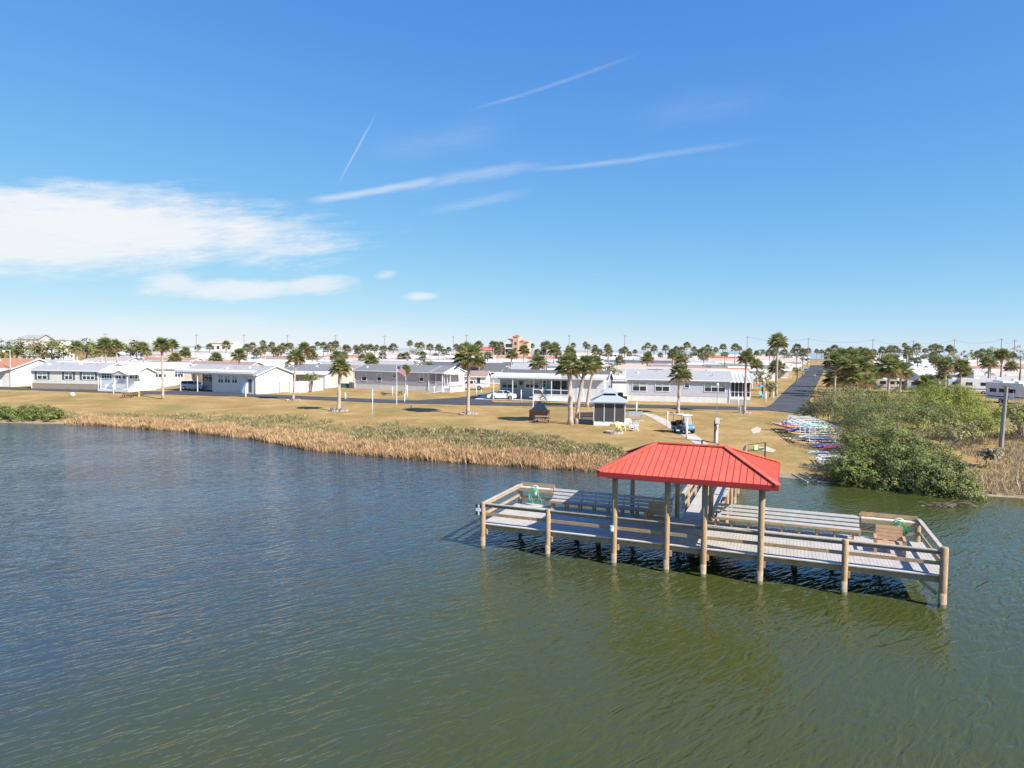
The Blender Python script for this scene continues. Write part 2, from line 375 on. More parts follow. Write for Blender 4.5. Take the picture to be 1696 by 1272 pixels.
# ------------------------------------------------------------------ leaf clumps, bushes, palms
def leafq(mb, p, n, s, mi):
    n = Vector(n).normalized(); a = n.cross(Vector((random.uniform(-1,1), random.uniform(-1,1), random.uniform(-1,1))))
    if a.length < 1e-3: return
    a.normalize(); b = n.cross(a); l = s*random.uniform(.7, 1.3)
    mb.face([p-a*l*.5, p+b*l*.3, p+a*l*.5, p-b*l*.3], mi)
def clump(mb, c, r, n, s, wts, seedo=0, spray=None):
    "a crown of many leaf sprays with gaps between them"
    c = Vector(c); idx = list(range(len(wts))); per = 26; rm = (r[0]+r[1]+r[2])/3; sp = spray or max(s*1.7, rm*.19)
    for _ in range(max(4, n//per)):
        d = Vector((random.gauss(0,1), random.gauss(0,1), random.gauss(0,1))).normalized()
        if d.z < -.5: continue
        k = 1+.3*noise.noise(d*2.3+Vector((seedo, 0, 0)))+.22*noise.noise(d*5.5+Vector((seedo, 3, 0)))
        rr = k*(random.random()**.3 if random.random() < .8 else random.uniform(1, 1.12))
        p = c+Vector((d.x*r[0]*rr, d.y*r[1]*rr, d.z*r[2]*rr)); q = sp*random.uniform(.7, 1.25); mi = random.choices(idx, wts)[0]
        up = (d+Vector((0,0,.5))).normalized()
        for _ in range(per):
            e = Vector((random.gauss(0,1), random.gauss(0,1), random.gauss(0,.75)))*.55
            leafq(mb, p+e*q, e*.6+up*.8+Vector((random.uniform(-.6,.6), random.uniform(-.6,.6), random.uniform(-.3,.5))), s, mi if random.random() < .75 else random.choices(idx, wts)[0])
def bush(name, label, cat, base, blobs, mats, wts, s, dens, group=None, stems=True, stemr=.04):
    t = thing(name, label, cat, base, 0, group)
    mb = MB(); st = MB()
    for i, (x, y, z, rx, ry, rz) in enumerate(blobs):
        area = (rx*ry+rx*rz+ry*rz)*4
        clump(mb, (x, y, z), (rx, ry, rz), int(area*dens), s, wts, random.uniform(0, 90))
        if stems:
            for k in range(3):
                a = random.uniform(0, 6.28)
                st.tube([(x*.3, y*.3, -.3), (x*.7, y*.7, z*.5), (x+rx*.5*math.cos(a), y+ry*.5*math.sin(a), z+rz*.5)], [stemr*1.6, stemr, stemr*.4], 5)
    mb.build('foliage', mats, t)
    if stems: st.build('stem', TWIG, t)
    return t
def palm_meshes(i, far, nleaf, nb):
    random.seed(100+i)
    cr, dd = MB(), MB()
    for k in range(nleaf):
        az = k*2.39996+random.uniform(-.25, .25)
        f = (k+.5)/nleaf
        el = R(82-f*118+random.uniform(-9, 9))
        d = Vector((math.cos(el)*math.cos(az), math.cos(el)*math.sin(az), math.sin(el)))
        sd = d.cross(Vector((0,0,1))).normalized(); up = sd.cross(d).normalized()
        L0 = random.uniform(.75, 1.05); bl = random.uniform(.85, 1.1)
        o = d*L0+Vector((0,0,-.12*f))
        dead = f > .8
        mb = dd if dead else cr
        mi = 0 if dead else random.choices((0, 1, 2), (5, 2.2+3*f, 2))[0]
        if not far: mb.bar(d*.1, o, .035, .02, mi)
        for j in range(nb):
            t = (j/(nb-1)-.5)*R(215)
            bd = (d*math.cos(t)+sd*math.sin(t)+up*(.16*math.cos(t)-.1)).normalized()
            w = sd*math.cos(t)-d*math.sin(t)
            ln = bl*(1-.22*abs(t)/R(107))
            wd = (.075 if not far else .16)*(1 if nb > 8 else 1.25)
            droop = (.16+.3*f)*ln
            p1 = o+bd*ln*.55; p2 = o+bd*ln+Vector((0,0,-droop))
            mb.face([o-w*wd*.25, o+w*wd*.25, p1+w*wd*.5, p2, p1-w*wd*.5], mi)
    gm = [PFAR, PFAR2, PG4] if far else [PG1, PG2, PG4]
    return cr.mesh('crown', gm), (dd.mesh('dead_fronds', [PFAR3 if far else PG3]))
NEARP = [palm_meshes(i, False, 56, 15) for i in range(4)]
FARP = [palm_meshes(10+i, True, 34, 8) for i in range(4)]
def trunk_mesh(h, lean, r, far=False):
    mb = MB(); n = 5 if far else 9
    pts, rr = [], []
    for k in range(n+1):
        t = k/n; pts.append((lean[0]*t**1.4, lean[1]*t**1.4, -.15+(h+.15)*t)); rr.append(r*(1.55-.55*min(1, t*6)+.04*math.sin(k*2.3)))
    mb.tube(pts, rr, 6 if far else 10)
    return mb.mesh('trunk', TRUNK, True)
def boots_mesh(r):
    mb = MB()
    for k in range(34):
        a = k*2.4; z = -1.15+k*.034
        d = Vector((math.cos(a), math.sin(a), 0))
        mb.bar(d*r*.7+Vector((0,0,z)), d*(r*1.0+.16)+Vector((0,0,z+.3)), .13, .05)
    return mb.mesh('boot_thatch', BOOT)
BOOTS = boots_mesh(.17)
PALMS = 0
def palm(label, base, h, lean=(0,0), r=.17, size=1.0, far=False, group=None, boots=True):
    global PALMS; PALMS += 1
    t = thing('palm_tree', label, 'palm tree', base, 0, group)
    put('trunk', trunk_mesh(h, lean, r, far), t)
    c, d = (FARP if far else NEARP)[PALMS % 4]
    for nm, me in (('crown', c), ('dead_fronds', d)):
        o = put(nm, me, t, (lean[0], lean[1], h)); o.scale = (size, size, size*random.uniform(.92, 1.05)); o.rotation_euler = (random.uniform(-.12, .12), random.uniform(-.12, .12), random.uniform(0, 6.28))
    if boots and not far:
        o = put('boot_thatch', BOOTS, t, (lean[0], lean[1], h)); o.rotation_euler = (0, 0, random.uniform(0, 6))
    return t
def front_palm(label, bx, by, cx, cy, w, r=.17, boots=True, zoff=0):
    b = G(bx, by); c = atY(cx, cy, b.y)
    h = c.z-b.z
    palm(label, b, h, (c.x-b.x, .2), r, w*b.y/FOC/3.9, False, 'palms on the lawn', boots)
    return b
# ------------------------------------------------------------------ the pier
PA = Vector((-1.3, 32.26, 0)); PANG = math.atan2(-.3700227, .9290227)
def pier_world(u, v, z):
    return Vector((PA.x+.9290227*u+.3700227*v, PA.y-.3700227*u+.9290227*v, z))
DZ = 1.18
def pier():
    t = thing('fishing_pier', 'T shaped wooden fishing pier with red metal hip roof over the lagoon', 'pier', PA, PANG)
    mb = MB(); x = -.12
    while x < 18.98:
        jz = random.uniform(-.004, .004)
        mb.box(x, x+.132, .02, 4.95, DZ-.035+jz, DZ+jz); x += .14
    mb.build('deck', DECKM, t)
    # walkway to the land, rising a little towards the end
    mb = MB(); y = 4.97; wz = lambda y: DZ+.10*sstep(20, 27, y)
    while y < 27.2:
        mb.box(8.62, 10.35, y, y+.132, wz(y)-.035, wz(y)); y += .14
    mb.build('walkway', DECKM, t)
    # beams under the deck
    mb = MB(); mb.box(-.12, 18.98, .1, .145, DZ-.3, DZ-.037); mb.build('rim_beam', WOOD, t)
    mb = MB(); mb.box(-.12, 18.98, 4.8, 4.85, DZ-.3, DZ-.037); mb.build('rim_beam', WOOD, t)
    for xx in (-.12, 18.93):
        mb = MB(); mb.box(xx, xx+.05, .15, 4.79, DZ-.3, DZ-.037); mb.build('rim_beam', WOOD, t)
    mb = MB(); mb.box(-.1, 18.95, -.02, .098, DZ-.036, DZ+.006); mb.build('deck_edge', mat('pale_edge', (.62,.58,.52), .8, .08, 3), t)
    mb = MB()
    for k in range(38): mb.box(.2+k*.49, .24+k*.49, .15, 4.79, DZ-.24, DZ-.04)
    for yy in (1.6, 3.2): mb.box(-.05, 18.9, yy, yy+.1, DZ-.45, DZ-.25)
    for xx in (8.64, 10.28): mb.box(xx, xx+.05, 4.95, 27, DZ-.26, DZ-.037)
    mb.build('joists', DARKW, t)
    # piles
    def pile(u, v, top, r=.12, n=12):
        m = MB(); m.tube([(u, v, -1.6), (u, v, .35), (u, v, top-.02), (u, v, top)], [r*1.05, r*1.02, r, r*.85], n)
        m.tube([(u, v, -1.5), (u, v, .55)], [r*1.05, r*1.035], n, 1); m.tube([(u, v, -1.5), (u, v, .13)], [r*1.08, r*1.06], n, 2); m.build('pile', [PILE, MT['bp'], MT['al']], t, True)
    MT['al'] = mat('algae_band', (.09,.085,.05), .7, .3, 6, .3)
    MT['bp'] = mat('bleached_pile', (.33,.25,.165), .85, .35, 4, .2)
    fr = [(0, 2.23, .12), (3.27, 2.2, .12), (15.58, 2.2, .12), (18.92, 2.28, .14)]
    for u, top, r in fr: pile(u, -.03, top, r)
    for u in (6.37, 8.66, 10.21, 12.46): pile(u, -.06, 4.14, .125)
    for u in (6.1, 8.37, 9.99, 12.36): pile(u, 5.08, 4.14, .115)
    for u, v, top in ((0, 4.95, 2.2), (18.85, 4.95, 2.2), (3.3, 4.6, 1.0), (15.4, 4.6, 1.0), (5, 2.5, .9), (9.4, 2.5, .9), (13.8, 2.5, .9), (17.3, 4.6, 1.0)): pile(u, v, top, .12)
    for k, y in enumerate((8.2, 11.4, 14.6, 17.8, 21, 24.2, 26.8)):
        pile(8.48, y, 2.15, .11); pile(10.52, y, 2.15, .11)
    for u in (0, 3.27, 6.37, 8.66, 10.21, 12.46, 15.58):
        m = MB(); m.box(u+.13, u+.21, -.05, .09, DZ-.5, DZ-.26); m.build('bracket', WOOD, t)
    m = MB(); m.bar((18.75, .1, DZ-.75), (18.2, .1, DZ-.3), .08, .12); m.build('brace', WOOD, t)
    # rails; the cap is weathered, the boards below are yellow timber
    def rail(p, q, name='top_rail', mt=GREYW, w=.15, h=.045, z=0):
        m = MB(); m.bar((p[0], p[1], p[2]+z), (q[0], q[1], q[2]+z), w, h); m.build(name, mt, t)
    us = [0, 3.27, 6.37, 8.66, 10.21, 12.46, 15.58, 18.92]
    for a, b in zip(us, us[1:]):
        A, B = a+.1, b-.1
        rail((A, -.02, 2.14), (B, -.02, 2.14), w=.13)
        rail((A, .03, 2.045), (B, .03, 2.045), 'rail_board', RAILB, .045, .135)
        mid = MB(); s = (B-A)*random.uniform(.45, .7)
        mid.bar((A, .03, 1.64), (A+s, .03, 1.64), .05, .14); mid.bar((A+s+.004, .03, 1.64), (B, .03, 1.64), .048, .138); mid.build('mid_rail', WOOD, t)
    for u in (-.02, 18.9):
        rail((u, .1, 2.16), (u, 4.85, 2.16)); rail((u, .1, 2.05), (u, 4.85, 2.05), 'rail_board', WOOD, .045, .14); rail((u, .1, 1.6), (u, 4.85, 1.6), 'mid_rail', WOOD, .05, .14)
    for a, b in ((-.02, 1.9), (16.58, 18.85)):
        rail((a, 4.9, 2.05), (b, 4.9, 2.05), 'fish_shelf', mat('shelf_board', (.66,.6,.52), .7, .1, 4), .3, .04); rail((a, 5.08, 2.19), (b, 5.08, 2.19), 'top_rail', WOOD, .05, .17)
        rail((a, 4.75, 1.94), (b, 4.75, 1.94), 'rail_board', WOOD, .045, .16); rail((a, 4.87, 1.5), (b, 4.87, 1.5), 'mid_rail', WOOD, .045, .14)
        for uu in ((1.93,) if a < 5 else (16.55,)):
            m = MB(); m.box(uu-.05, uu+.05, 4.82, 4.92, DZ, 2.24); m.build('post', WOOD, t)
    ys = [5.25, 8.2, 11.4, 14.6, 17.8, 21, 24.2, 26.9]
    for u, s in ((8.48, 1), (10.52, -1)):
        for a, b in zip(ys, ys[1:]):
            aa = a+.1; bb = b-.1
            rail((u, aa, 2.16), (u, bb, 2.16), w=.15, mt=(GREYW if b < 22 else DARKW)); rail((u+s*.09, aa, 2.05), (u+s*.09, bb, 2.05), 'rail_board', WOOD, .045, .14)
            rail((u+s*.09, aa, 1.62), (u+s*.09, bb, 1.62), 'mid_rail', WOOD, .045, .14)
    # the landing at the shore end: rails that splay out
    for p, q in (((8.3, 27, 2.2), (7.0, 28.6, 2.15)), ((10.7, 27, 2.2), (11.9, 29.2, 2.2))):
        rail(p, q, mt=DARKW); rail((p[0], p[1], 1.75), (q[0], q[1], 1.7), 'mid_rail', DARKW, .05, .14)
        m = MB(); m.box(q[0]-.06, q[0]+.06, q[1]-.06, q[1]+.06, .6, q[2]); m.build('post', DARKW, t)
    bm_ = MB(); bm_.tube([(0,-.02,0),(0,.0,0)], .022, 6); bme = bm_.mesh('bolt', STEEL)
    for u in us:
        for z in (2.04, 1.64, DZ-.12, DZ-.22): put('bolt', bme, t, (u, -.155 if z < 3 else 0, z))
    # roof
    e = dict(x0=5.72, x1=13.06, y0=-.6, y1=5.55, z=4.2); rx0, rx1, ry, rz = 7.72, 10.78, 2.47, 5.2
    P = [Vector(q) for q in ((e['x0'],e['y0'],4.2),(e['x1'],e['y0'],4.2),(e['x1'],e['y1'],4.2),(e['x0'],e['y1'],4.2),(rx0,ry,rz),(rx1,ry,rz))]
    m = MB(); m.face([P[0],P[1],P[5],P[4]]); m.face([P[1],P[2],P[5]]); m.face([P[2],P[3],P[4],P[5]]); m.face([P[3],P[0],P[4]])
    D = Vector((0,0,-.09)); m.face([P[4]+D,P[5]+D,P[1]+D,P[0]+D], 1); m.face([P[5]+D,P[2]+D,P[1]+D], 1); m.face([P[5]+D,P[4]+D,P[3]+D,P[2]+D], 1); m.face([P[4]+D,P[0]+D,P[3]+D], 1)
    # standing seams, part of the sheet metal
    def seam(a, b, wdt=.02, hh=.014):
        n = Vector((0,0,.012)); m.bar(Vector(a)+n, Vector(b)+n, wdt, hh, 2)
    k = e['x0']+.2
    while k < e['x1']:
        for yy, sgn in ((e['y0'], 1), (e['y1'], -1)):
            if k < rx0: tt = (k-e['x0'])/(rx0-e['x0'])
            elif k > rx1: tt = (e['x1']-k)/(e['x1']-rx1)
            else: tt = 1
            seam((k, yy, 4.2), (k, yy+(ry-yy)*tt, 4.2+(rz-4.2)*tt))
        k += .27
    k = e['y0']+.2
    while k < e['y1']:
        tt = (k-e['y0'])/(ry-e['y0']) if k < ry else (e['y1']-k)/(e['y1']-ry)
        seam((e['x0'], k, 4.2), (e['x0']+(rx0-e['x0'])*tt, k, 4.2+(rz-4.2)*tt)); seam((e['x1'], k, 4.2), (e['x1']-(e['x1']-rx1)*tt, k, 4.2+(rz-4.2)*tt)); k += .27
    rf = m.build('roof', [REDM, WOOD, mat('seam_metal', (.42,.06,.04), .5, .05, 1)], t)
    m = MB()
    for a, b in ((4,5),(0,4),(3,4),(1,5),(2,5)):
        m.bar(P[a]+Vector((0,0,.045)), P[b]+Vector((0,0,.045)), .24, .05)
    m.build('ridge_cap', REDM, rf)
    m = MB()
    x0, x1, y0, y1 = e['x0'], e['x1'], e['y0'], e['y1']
    for p, q in (((x0,y0),(x1,y0)),((x1,y0),(x1,y1)),((x1,y1),(x0,y1)),((x0,y1),(x0,y0))):
        m.bar((p[0],p[1],4.1), (q[0],q[1],4.1), .05, .21)
    m.build('fascia', REDD, rf)
    m = MB()
    for yy in (-.06, 5.08): m.box(6.0, 12.75, yy-.08, yy+.08, 3.88, 4.08)
    m.build('roof_beam', WOOD, t)
    return t
pier()
def bench_long(u0, u1, label):
    t = thing('long_bench', label, 'bench', pier_world(u0, 4.3, DZ), PANG, 'long benches along the back of the pier'); L = u1-u0
    bk, se = MB(), MB(); lg = None
    for k in range(3):
        z = .56+k*.165; y = .33+k*.1
        bk.bar((0, y, z), (L, y, z), .022, .135, up=(0, .52, .85))
    for k in range(3): se.box(0, L, -.17+k*.155, -.17+k*.155+.145, .41, .445)
    k = .1
    m = MB(); m.bar((0, -.14, .36), (0, .34, .36), .05, .08); m.bar((0, -.1, 0), (0, -.1, .36), .048, .09); m.bar((0, .36, 0), (0, .36, .5), .05, .08); m.bar((0, .345, .45), (0, .62, .96), .045, .03); lm = m.mesh('leg', WOOD)
    while k < L: put('leg', lm, t, (k, 0, 0)); k += .74
    bk.build('backrest', GREYB, t); se.build('seat', GREYB, t)
    m = MB(); m.box(0, L, -.2, -.175, .33, .44); m.build('seat_apron', WOOD, t)
    return t
GREYB = mat('bench_board', (.43,.41,.39), .75, .1, 3, .1, 14)
bench_long(1.95, 8.2, 'long grey slatted bench on pier in the red roof shade')
bench_long(10.2, 16.5, 'long grey slatted bench on pier in full sun')
TAN = mat('tan_poly', (.5,.3,.16), .6, .1, 3)
def deck_chair(u, v, rz, label, m_):
    t = thing('garden_chair', label, 'chair', pier_world(u, v, DZ), PANG+rz, 'wide tan chairs on the pier')
    m = MB()
    for k in range(4): m.box(-.5, .5, -.3+k*.15, -.3+k*.15+.14, .38+.0*k, .415)
    m.build('seat', m_, t)
    m = MB()
    for k in range(4): m.bar((-.5, .32+k*.04, .52+k*.15), (.5, .32+k*.04, .52+k*.15), .03, .14, up=(0, .25, .97))
    m.build('backrest', m_, t)
    for s in (-1, 1):
        m = MB(); m.bar((s*.53, -.36, .62), (s*.53, .38, .64), .11, .03); m.build('armrest', m_, t)
        m = MB(); m.bar((s*.53, -.3, 0), (s*.53, -.3, .6), .06, .12); m.build('leg', m_, t)
        m = MB(); m.bar((s*.53, .5, 0), (s*.53, .3, .62), .06, .12); m.build('leg', m_, t)
    return t
deck_chair(17.45, 2.6, -.05, 'wide tan slatted chair at sunny end of the pier', TAN)
deck_chair(7.75, 2.9, .0, 'wide tan slatted chair in the shade under red roof', TAN)
def hose(u, v, label, colr, flip):
    t = thing('hose_reel', label, 'hose', pier_world(u, v, DZ), PANG, 'hoses at the two back corners of the pier')
    m = MB(); pts = [(.17*math.cos(a), 0, .95+.12*math.sin(a)) for a in [k*math.pi/10 for k in range(21)]]; m.tube(pts, .025, 6); m.box(-.05, .05, .02, .1, .55, .95); m.build('hanger', W_, t)
    m = MB()
    for j in range(5):
        r = random.uniform(.22, .34); dx = random.uniform(-.1, .1)
        m.tube([(dx+r*math.cos(a), -.05-.02*j, .62+(r+.1)*math.sin(a)-.08*j*.3) for a in [k*math.pi/9 for k in range(19)]], .016, 6)
    m.tube([(.2*flip, -.05, .6), (.38*flip, -.1, .3), (.45*flip, -.15, .03), (.2*flip, -.4, .03)], .016, 6)
    m.build('hose', colr, t)
hose(1.0, 4.55, 'turquoise garden hose hung on left back corner rail of pier', mat('teal_hose', (.1,.4,.25), .4), 1)
hose(18.05, 4.5, 'coiled dark green hose on white hanger at right pier corner', mat('green_hose', (.02,.3,.07), .4), -1)
def pier_bits():
    t = thing('pier_sign', 'small black square sign with white cross on left corner pile', 'sign', pier_world(-.13, -.2, 1.86), PANG)
    m = MB(); m.box(-.18, .12, -.012, .012, -.26, .26); m.build('plate', BLK, t)
    m = MB(); m.box(-.06, .03, -.018, -.013, -.25, .25); m.build('cross_upright', W_, t)
    
    for xa, xb in ((-.17, -.062), (.032, .11)):
        m = MB(); m.box(xa, xb, -.018, -.013, -.07, .08); m.build('cross_arm', W_, t)
    t = thing('pier_lamp', 'white round lamp fixed to second roof pile of pier', 'lamp', pier_world(6.3, -.23, 1.62), PANG)
    m = MB(); m.blob((0, 0, 0), (.1, .1, .12)); m.build('globe', W_, t, True); m = MB(); m.lathe([(.07, .09), (.11, .1), (.09, .17)], 10); m.build('cap', mat('teal_cap', (.3,.5,.48), .5), t)
    for y in (1.2, 2.6):
        m = MB(); m.tube([(0, 0, -.12), (0, 0, .12)], .035, 8); o = m.build('rod_holder', W_); o.location = pier_world(-.09, y+.2, 2.05); o.rotation_euler = (.2, 0, PANG)
        tag(o, 'white rod holder tube on left end rail, %s the sign' % ('nearer to' if y < 2 else 'farther from'), 'rod holder', 'rod holders on the pier')
    for y, w in ((1.3, 'nearer to the front corner'), (3.0, 'nearer to the green hose')):
        m = MB(); m.tube([(0, 0, -.12), (0, 0, .12)], .035, 8); o = m.build('rod_holder', W_); o.location = pier_world(18.98, y, 2.0); o.rotation_euler = (.2, 0, PANG)
        tag(o, 'white rod holder tube on right end rail, '+w, 'rod holder', 'rod holders on the pier')
    t = thing('notice_board', 'small green and white notice on walkway end rail', 'sign', pier_world(11.25, 27.75, 1.95), PANG+.9)
    m = MB(); m.box(-.25, .25, -.02, .02, -.2, .2); m.build('board', mat('lime_board', (.3,.55,.15), .5), t); m = MB(); m.box(-.1, .13, -.026, -.021, -.14, .14); m.build('sheet', W_, t)
pier_bits()
# ------------------------------------------------------------------ homes
WALLS = dict(cream=siding('cream_siding', (.78,.74,.66)), white=siding('white_siding', (.8,.79,.77)), bluegrey=siding('blue_grey_siding', (.54,.56,.63)),
             mauve=siding('mauve_grey_siding', (.5,.46,.475)), slate=siding('slate_blue_siding', (.34,.385,.46)), beige=siding('beige_siding', (.6,.54,.46)), pink=siding('pink_siding', (.6,.36,.25)))
ROOFS = dict(grey=mat('grey_shingle', (.36,.355,.35), .9, .12, 3, .3, 20), dgrey=mat('dark_grey_shingle', (.2,.195,.195), .9, .14, 3, .3, 20), char=mat('charcoal_shingle', (.13,.128,.125), .9, .15, 3, .3, 20),
             slate=mat('slate_shingle', (.12,.122,.14), .9, .15, 3, .3, 20), terra=mat('terracotta_shingle', (.44,.2,.11), .9, .12, 3, .3, 20), brown=mat('brown_shingle', (.31,.22,.18), .9, .15, 3, .3, 20),
             pinky=mat('pinkish_shingle', (.5,.37,.3), .9, .1, 3, .3, 20), tan=mat('tan_shingle', (.5,.42,.34), .9, .1, 3, .3, 20), white=mat('white_metal_roof', (.78,.78,.78), .45, .04, 2), green=mat('green_grey_shingle', (.17,.185,.145), .9, .15, 3, .3, 20), red=mat('red_tile', (.5,.12,.06), .8, .15, 3))
SKW = siding('white_skirting', (.8,.78,.74), .3, 'X', .02)
SKB = mat('block_skirting', (.34,.27,.2), .9, .2, 4, .3)
TRIM = mat('white_trim', (.8,.8,.8), .5, .03, 2)
SHUT = mat('grey_shutter', (.11,.125,.115), .6, .1, 5)
class Home:
    def __init__(s, label, A, B, D=8, sk=.85, wh=2.5, rise=1.15, wall='cream', roof='grey', skirt=SKW, y0=0, over=.35, name='mobile_home', group='homes on the front row', cat='house', fascia=True):
        A, B = Vector(A), Vector(B); s.A = A; d = (B-A); d.z = 0; s.L = d.length; s.D = D; s.sk, s.wh, s.y0, s.rise, s.over = sk, wh, y0, rise, over
        s.rz = math.atan2(d.y, d.x); s.ux = d.normalized(); s.uy = Vector((-s.ux.y, s.ux.x, 0))
        s.t = thing(name, label, cat, A, s.rz, group)
        s.walls(0, s.L, y0, D, WALLS[wall], WALLS[wall], skirt); s.roofing(0, s.L, y0, D, ROOFS[roof], fascia)
    def walls(s, x0, x1, y0, y1, m, mg, skirt):
        z0, z1, ym = s.sk, s.sk+s.wh, (y0+y1)/2; zr = z1+s.rise-.06
        mb = MB(); mb.face([(x0,y0,z0),(x1,y0,z0),(x1,y0,z1),(x0,y0,z1)]); mb.face([(x1,y1,z0),(x0,y1,z0),(x0,y1,z1),(x1,y1,z1)])
        mb.face([(x1,y0,z0),(x1,y1,z0),(x1,y1,z1),(x1,ym,zr),(x1,y0,z1)]); mb.face([(x0,y1,z0),(x0,y0,z0),(x0,y0,z1),(x0,ym,zr),(x0,y1,z1)])
        mb.build('wall', m, s.t)
        if skirt and s.sk > .1:
            mb = MB(); mb.box(x0+.03, x1-.03, y0+.03, y1-.03, -.3, s.sk+.002); mb.build('skirting', skirt, s.t)
    def roofing(s, x0, x1, y0, y1, m, fascia=True, z1=None, rise=None):
        z1 = z1 or s.sk+s.wh; ov = s.over; ym = (y0+y1)/2; rise = rise or s.rise; k = rise/(ym-y0)
        xa, xb = x0-ov, x1+ov; ze = z1-ov*k+.02; zr = z1+rise+.02; T = .09
        mb = MB()
        mb.face([(xa,y0-ov,ze+T),(xb,y0-ov,ze+T),(xb,ym,zr+T),(xa,ym,zr+T)]); mb.face([(xb,y1+ov,ze+T),(xa,y1+ov,ze+T),(xa,ym,zr+T),(xb,ym,zr+T)])
        mb.face([(xb,y0-ov,ze),(xa,y0-ov,ze),(xa,ym,zr),(xb,ym,zr)]); mb.face([(xa,y1+ov,ze),(xb,y1+ov,ze),(xb,ym,zr),(xa,ym,zr)])
        for x in (xa, xb): mb.face([(x,y0-ov,ze),(x,y0-ov,ze+T),(x,ym,zr+T),(x,y1+ov,ze+T),(x,y1+ov,ze),(x,ym,zr)])
        rf = mb.build('roof', m, s.t)
        if fascia:
            mb = MB(); h = .17
            for y in (y0-ov-.02, y1+ov+.02): mb.bar((xa, y, ze+.02), (xb, y, ze+.02), .035, h)
            for x in (xa-.02, xb+.02):
                for ya in (y0-ov, y1+ov): mb.bar((x, ya, ze+.02), (x, ym, zr+.02), .035, h)
            mb.build('fascia', TRIM, rf)
        return rf
    def hit(s, px, py, y0=None, side=False):
        d = ray(px, py); n = s.ux if side else s.uy
        o = s.A + (s.ux*s.L if side else s.uy*(s.y0 if y0 is None else y0))
        P = CAM + d*((o-CAM).dot(n)/d.dot(n)); q = P-s.A
        return (q.dot(s.uy) if side else q.dot(s.ux)), q.z
    def win(s, x0, y0, x1, y1, n=2, y=None, side=False, shut=False, blind=True, name='window', fr=TRIM):
        yy = s.y0 if y is None else y
        a, zt = s.hit(x0, y0, yy, side); b, zb = s.hit(x1, y1, yy, side)
        if a > b: a, b = b, a
        mb, pn, bl = MB(), MB(), MB(); f = .09
        def bx(m, u0, u1, w0, w1, z0, z1):
            if side: m.box(s.L+w0, s.L+w1, u0, u1, z0, z1)
            else: m.box(u0, u1, yy-w1, yy-w0, z0, z1)
        bx(mb, a, b, .003, .06, zt-f, zt); bx(mb, a, b, .003, .07, zb, zb+f)
        for k in range(n+1):
            u = a+(b-a-f)*k/n; bx(mb, u, u+f, .003, .06, zb+f, zt-f)
        zm = (zt+zb)/2
        for k in range(n):
            u0 = a+(b-a-f)*k/n+f; u1 = a+(b-a-f)*(k+1)/n
            bx(mb, u0, u1, .003, .05, zm-.03, zm+.03)
            bx(pn, u0, u1, .004, .018, zb+f, zt-f)
            if blind: bx(bl, u0+.01, u1-.01, .0182, .0215, zm+.03+random.choice((0, 0, .12)), zt-f)
        w = mb.build(name, fr, s.t); pn.build('pane', GLS, w)
        if blind: bl.build('blind', BLIND, w)
        if shut:
            for u in (a-.46, b+.06):
                m = MB(); bx(m, u, u+.4, .003, .05, zb, zt); m.build('shutter', SHUT, s.t)
        return w
    def door(s, x0, y0, x1, y1, m=None, y=None, side=False):
        yy = s.y0 if y is None else y
        a, zt = s.hit(x0, y0, yy, side); b, zb = s.hit(x1, y1, yy, side); mb = MB()
        mb.box(a, b, yy-.05, yy-.003, zb, zt); d = mb.build('door', m or TRIM, s.t)
        k = MB(); k.blob((b-.1, yy-.09, (zb+zt)/2), (.04,.04,.04), 0, 6, 4); k.build('handle', STEEL, d)
    def awning(s, x0, x1, y0, y1, z0, z1, posts, m=None, name='awning', ph=None, edge=.2, fr=TRIM):
        mb = MB(); mb.face([(x0,y1,z1),(x1,y1,z1),(x1,y0,z0),(x0,y0,z0)]); mb.face([(x1,y1,z1-.08),(x0,y1,z1-.08),(x0,y0,z0-.08),(x1,y0,z0-.08)])
        mb.face([(x0,y1,z1-.08),(x0,y1,z1),(x0,y0,z0),(x0,y0,z0-.08)]); mb.face([(x1,y1,z1),(x1,y1,z1-.08),(x1,y0,z0-.08),(x1,y0,z0)])
        a = mb.build(name, m or TRIM, s.t)
        mb = MB(); mb.box(x0, x1, y1-.04, y1-.002, z1-edge, z1+.02); mb.build('gutter', fr, a)
        for x in posts:
            p = MB(); p.box(x-.06, x+.06, y1+.1, y1+.22, -.2, z1-.085); p.build('porch_post', TRIM, s.t)
    def railing(s, x0, x1, y, z0, z1, name='railing', n=None, m=None, side=False):
        mb = MB(); n = n or max(2, int((x1-x0)/.16))
        def P(u, z): return (y, u, z) if side else (u, y, z)
        mb.bar(P(x0,z1), P(x1,z1), .07, .06); mb.bar(P(x0,z0+.1), P(x1,z0+.1), .05, .05)
        for k in range(n+1):
            u = x0+(x1-x0)*k/n; mb.bar(P(u,z0+.1), P(u,z1), .035, .035)
        mb.build(name, m or TRIM, s.t)
    def slab(s, x0, x1, y0, y1, z0, z1, name, m):
        mb = MB(); mb.box(x0, x1, y0, y1, z0, z1); return mb.build(name, m, s.t)
def line(pL, pR):
    a, b = G(*pL), G(*pR); return a, Vector((b.x, b.y, a.z))
# far left home, its gable wall and carport
a = G(19, 640.5); ang = R(-9); dirv = Vector((math.cos(ang), math.sin(ang), 0))
h = Home('pale home with orange shingle roof at the far left edge', a-dirv*15, a, 12, .3, 3.1, 1.75, 'white', 'terra', SKW)
h.door(-6, 618, 2, 640); h.awning(1, 14.6, 0, -2.2, 3.35, 2.95, (3, 8, 14.4))
# cream home with shutters
h = Home('cream home with dark shutters and tan block skirting', *line((52,643.5), (164,646)), 8.5, 1.0, 2.45, 1.25, 'cream', 'grey', SKB)
h.win(61.5,615.8,78.5,628.6,2,shut=True); h.win(107,616,120.5,629,2,shut=True); h.win(136,616.3,157,629.4,3,shut=True)
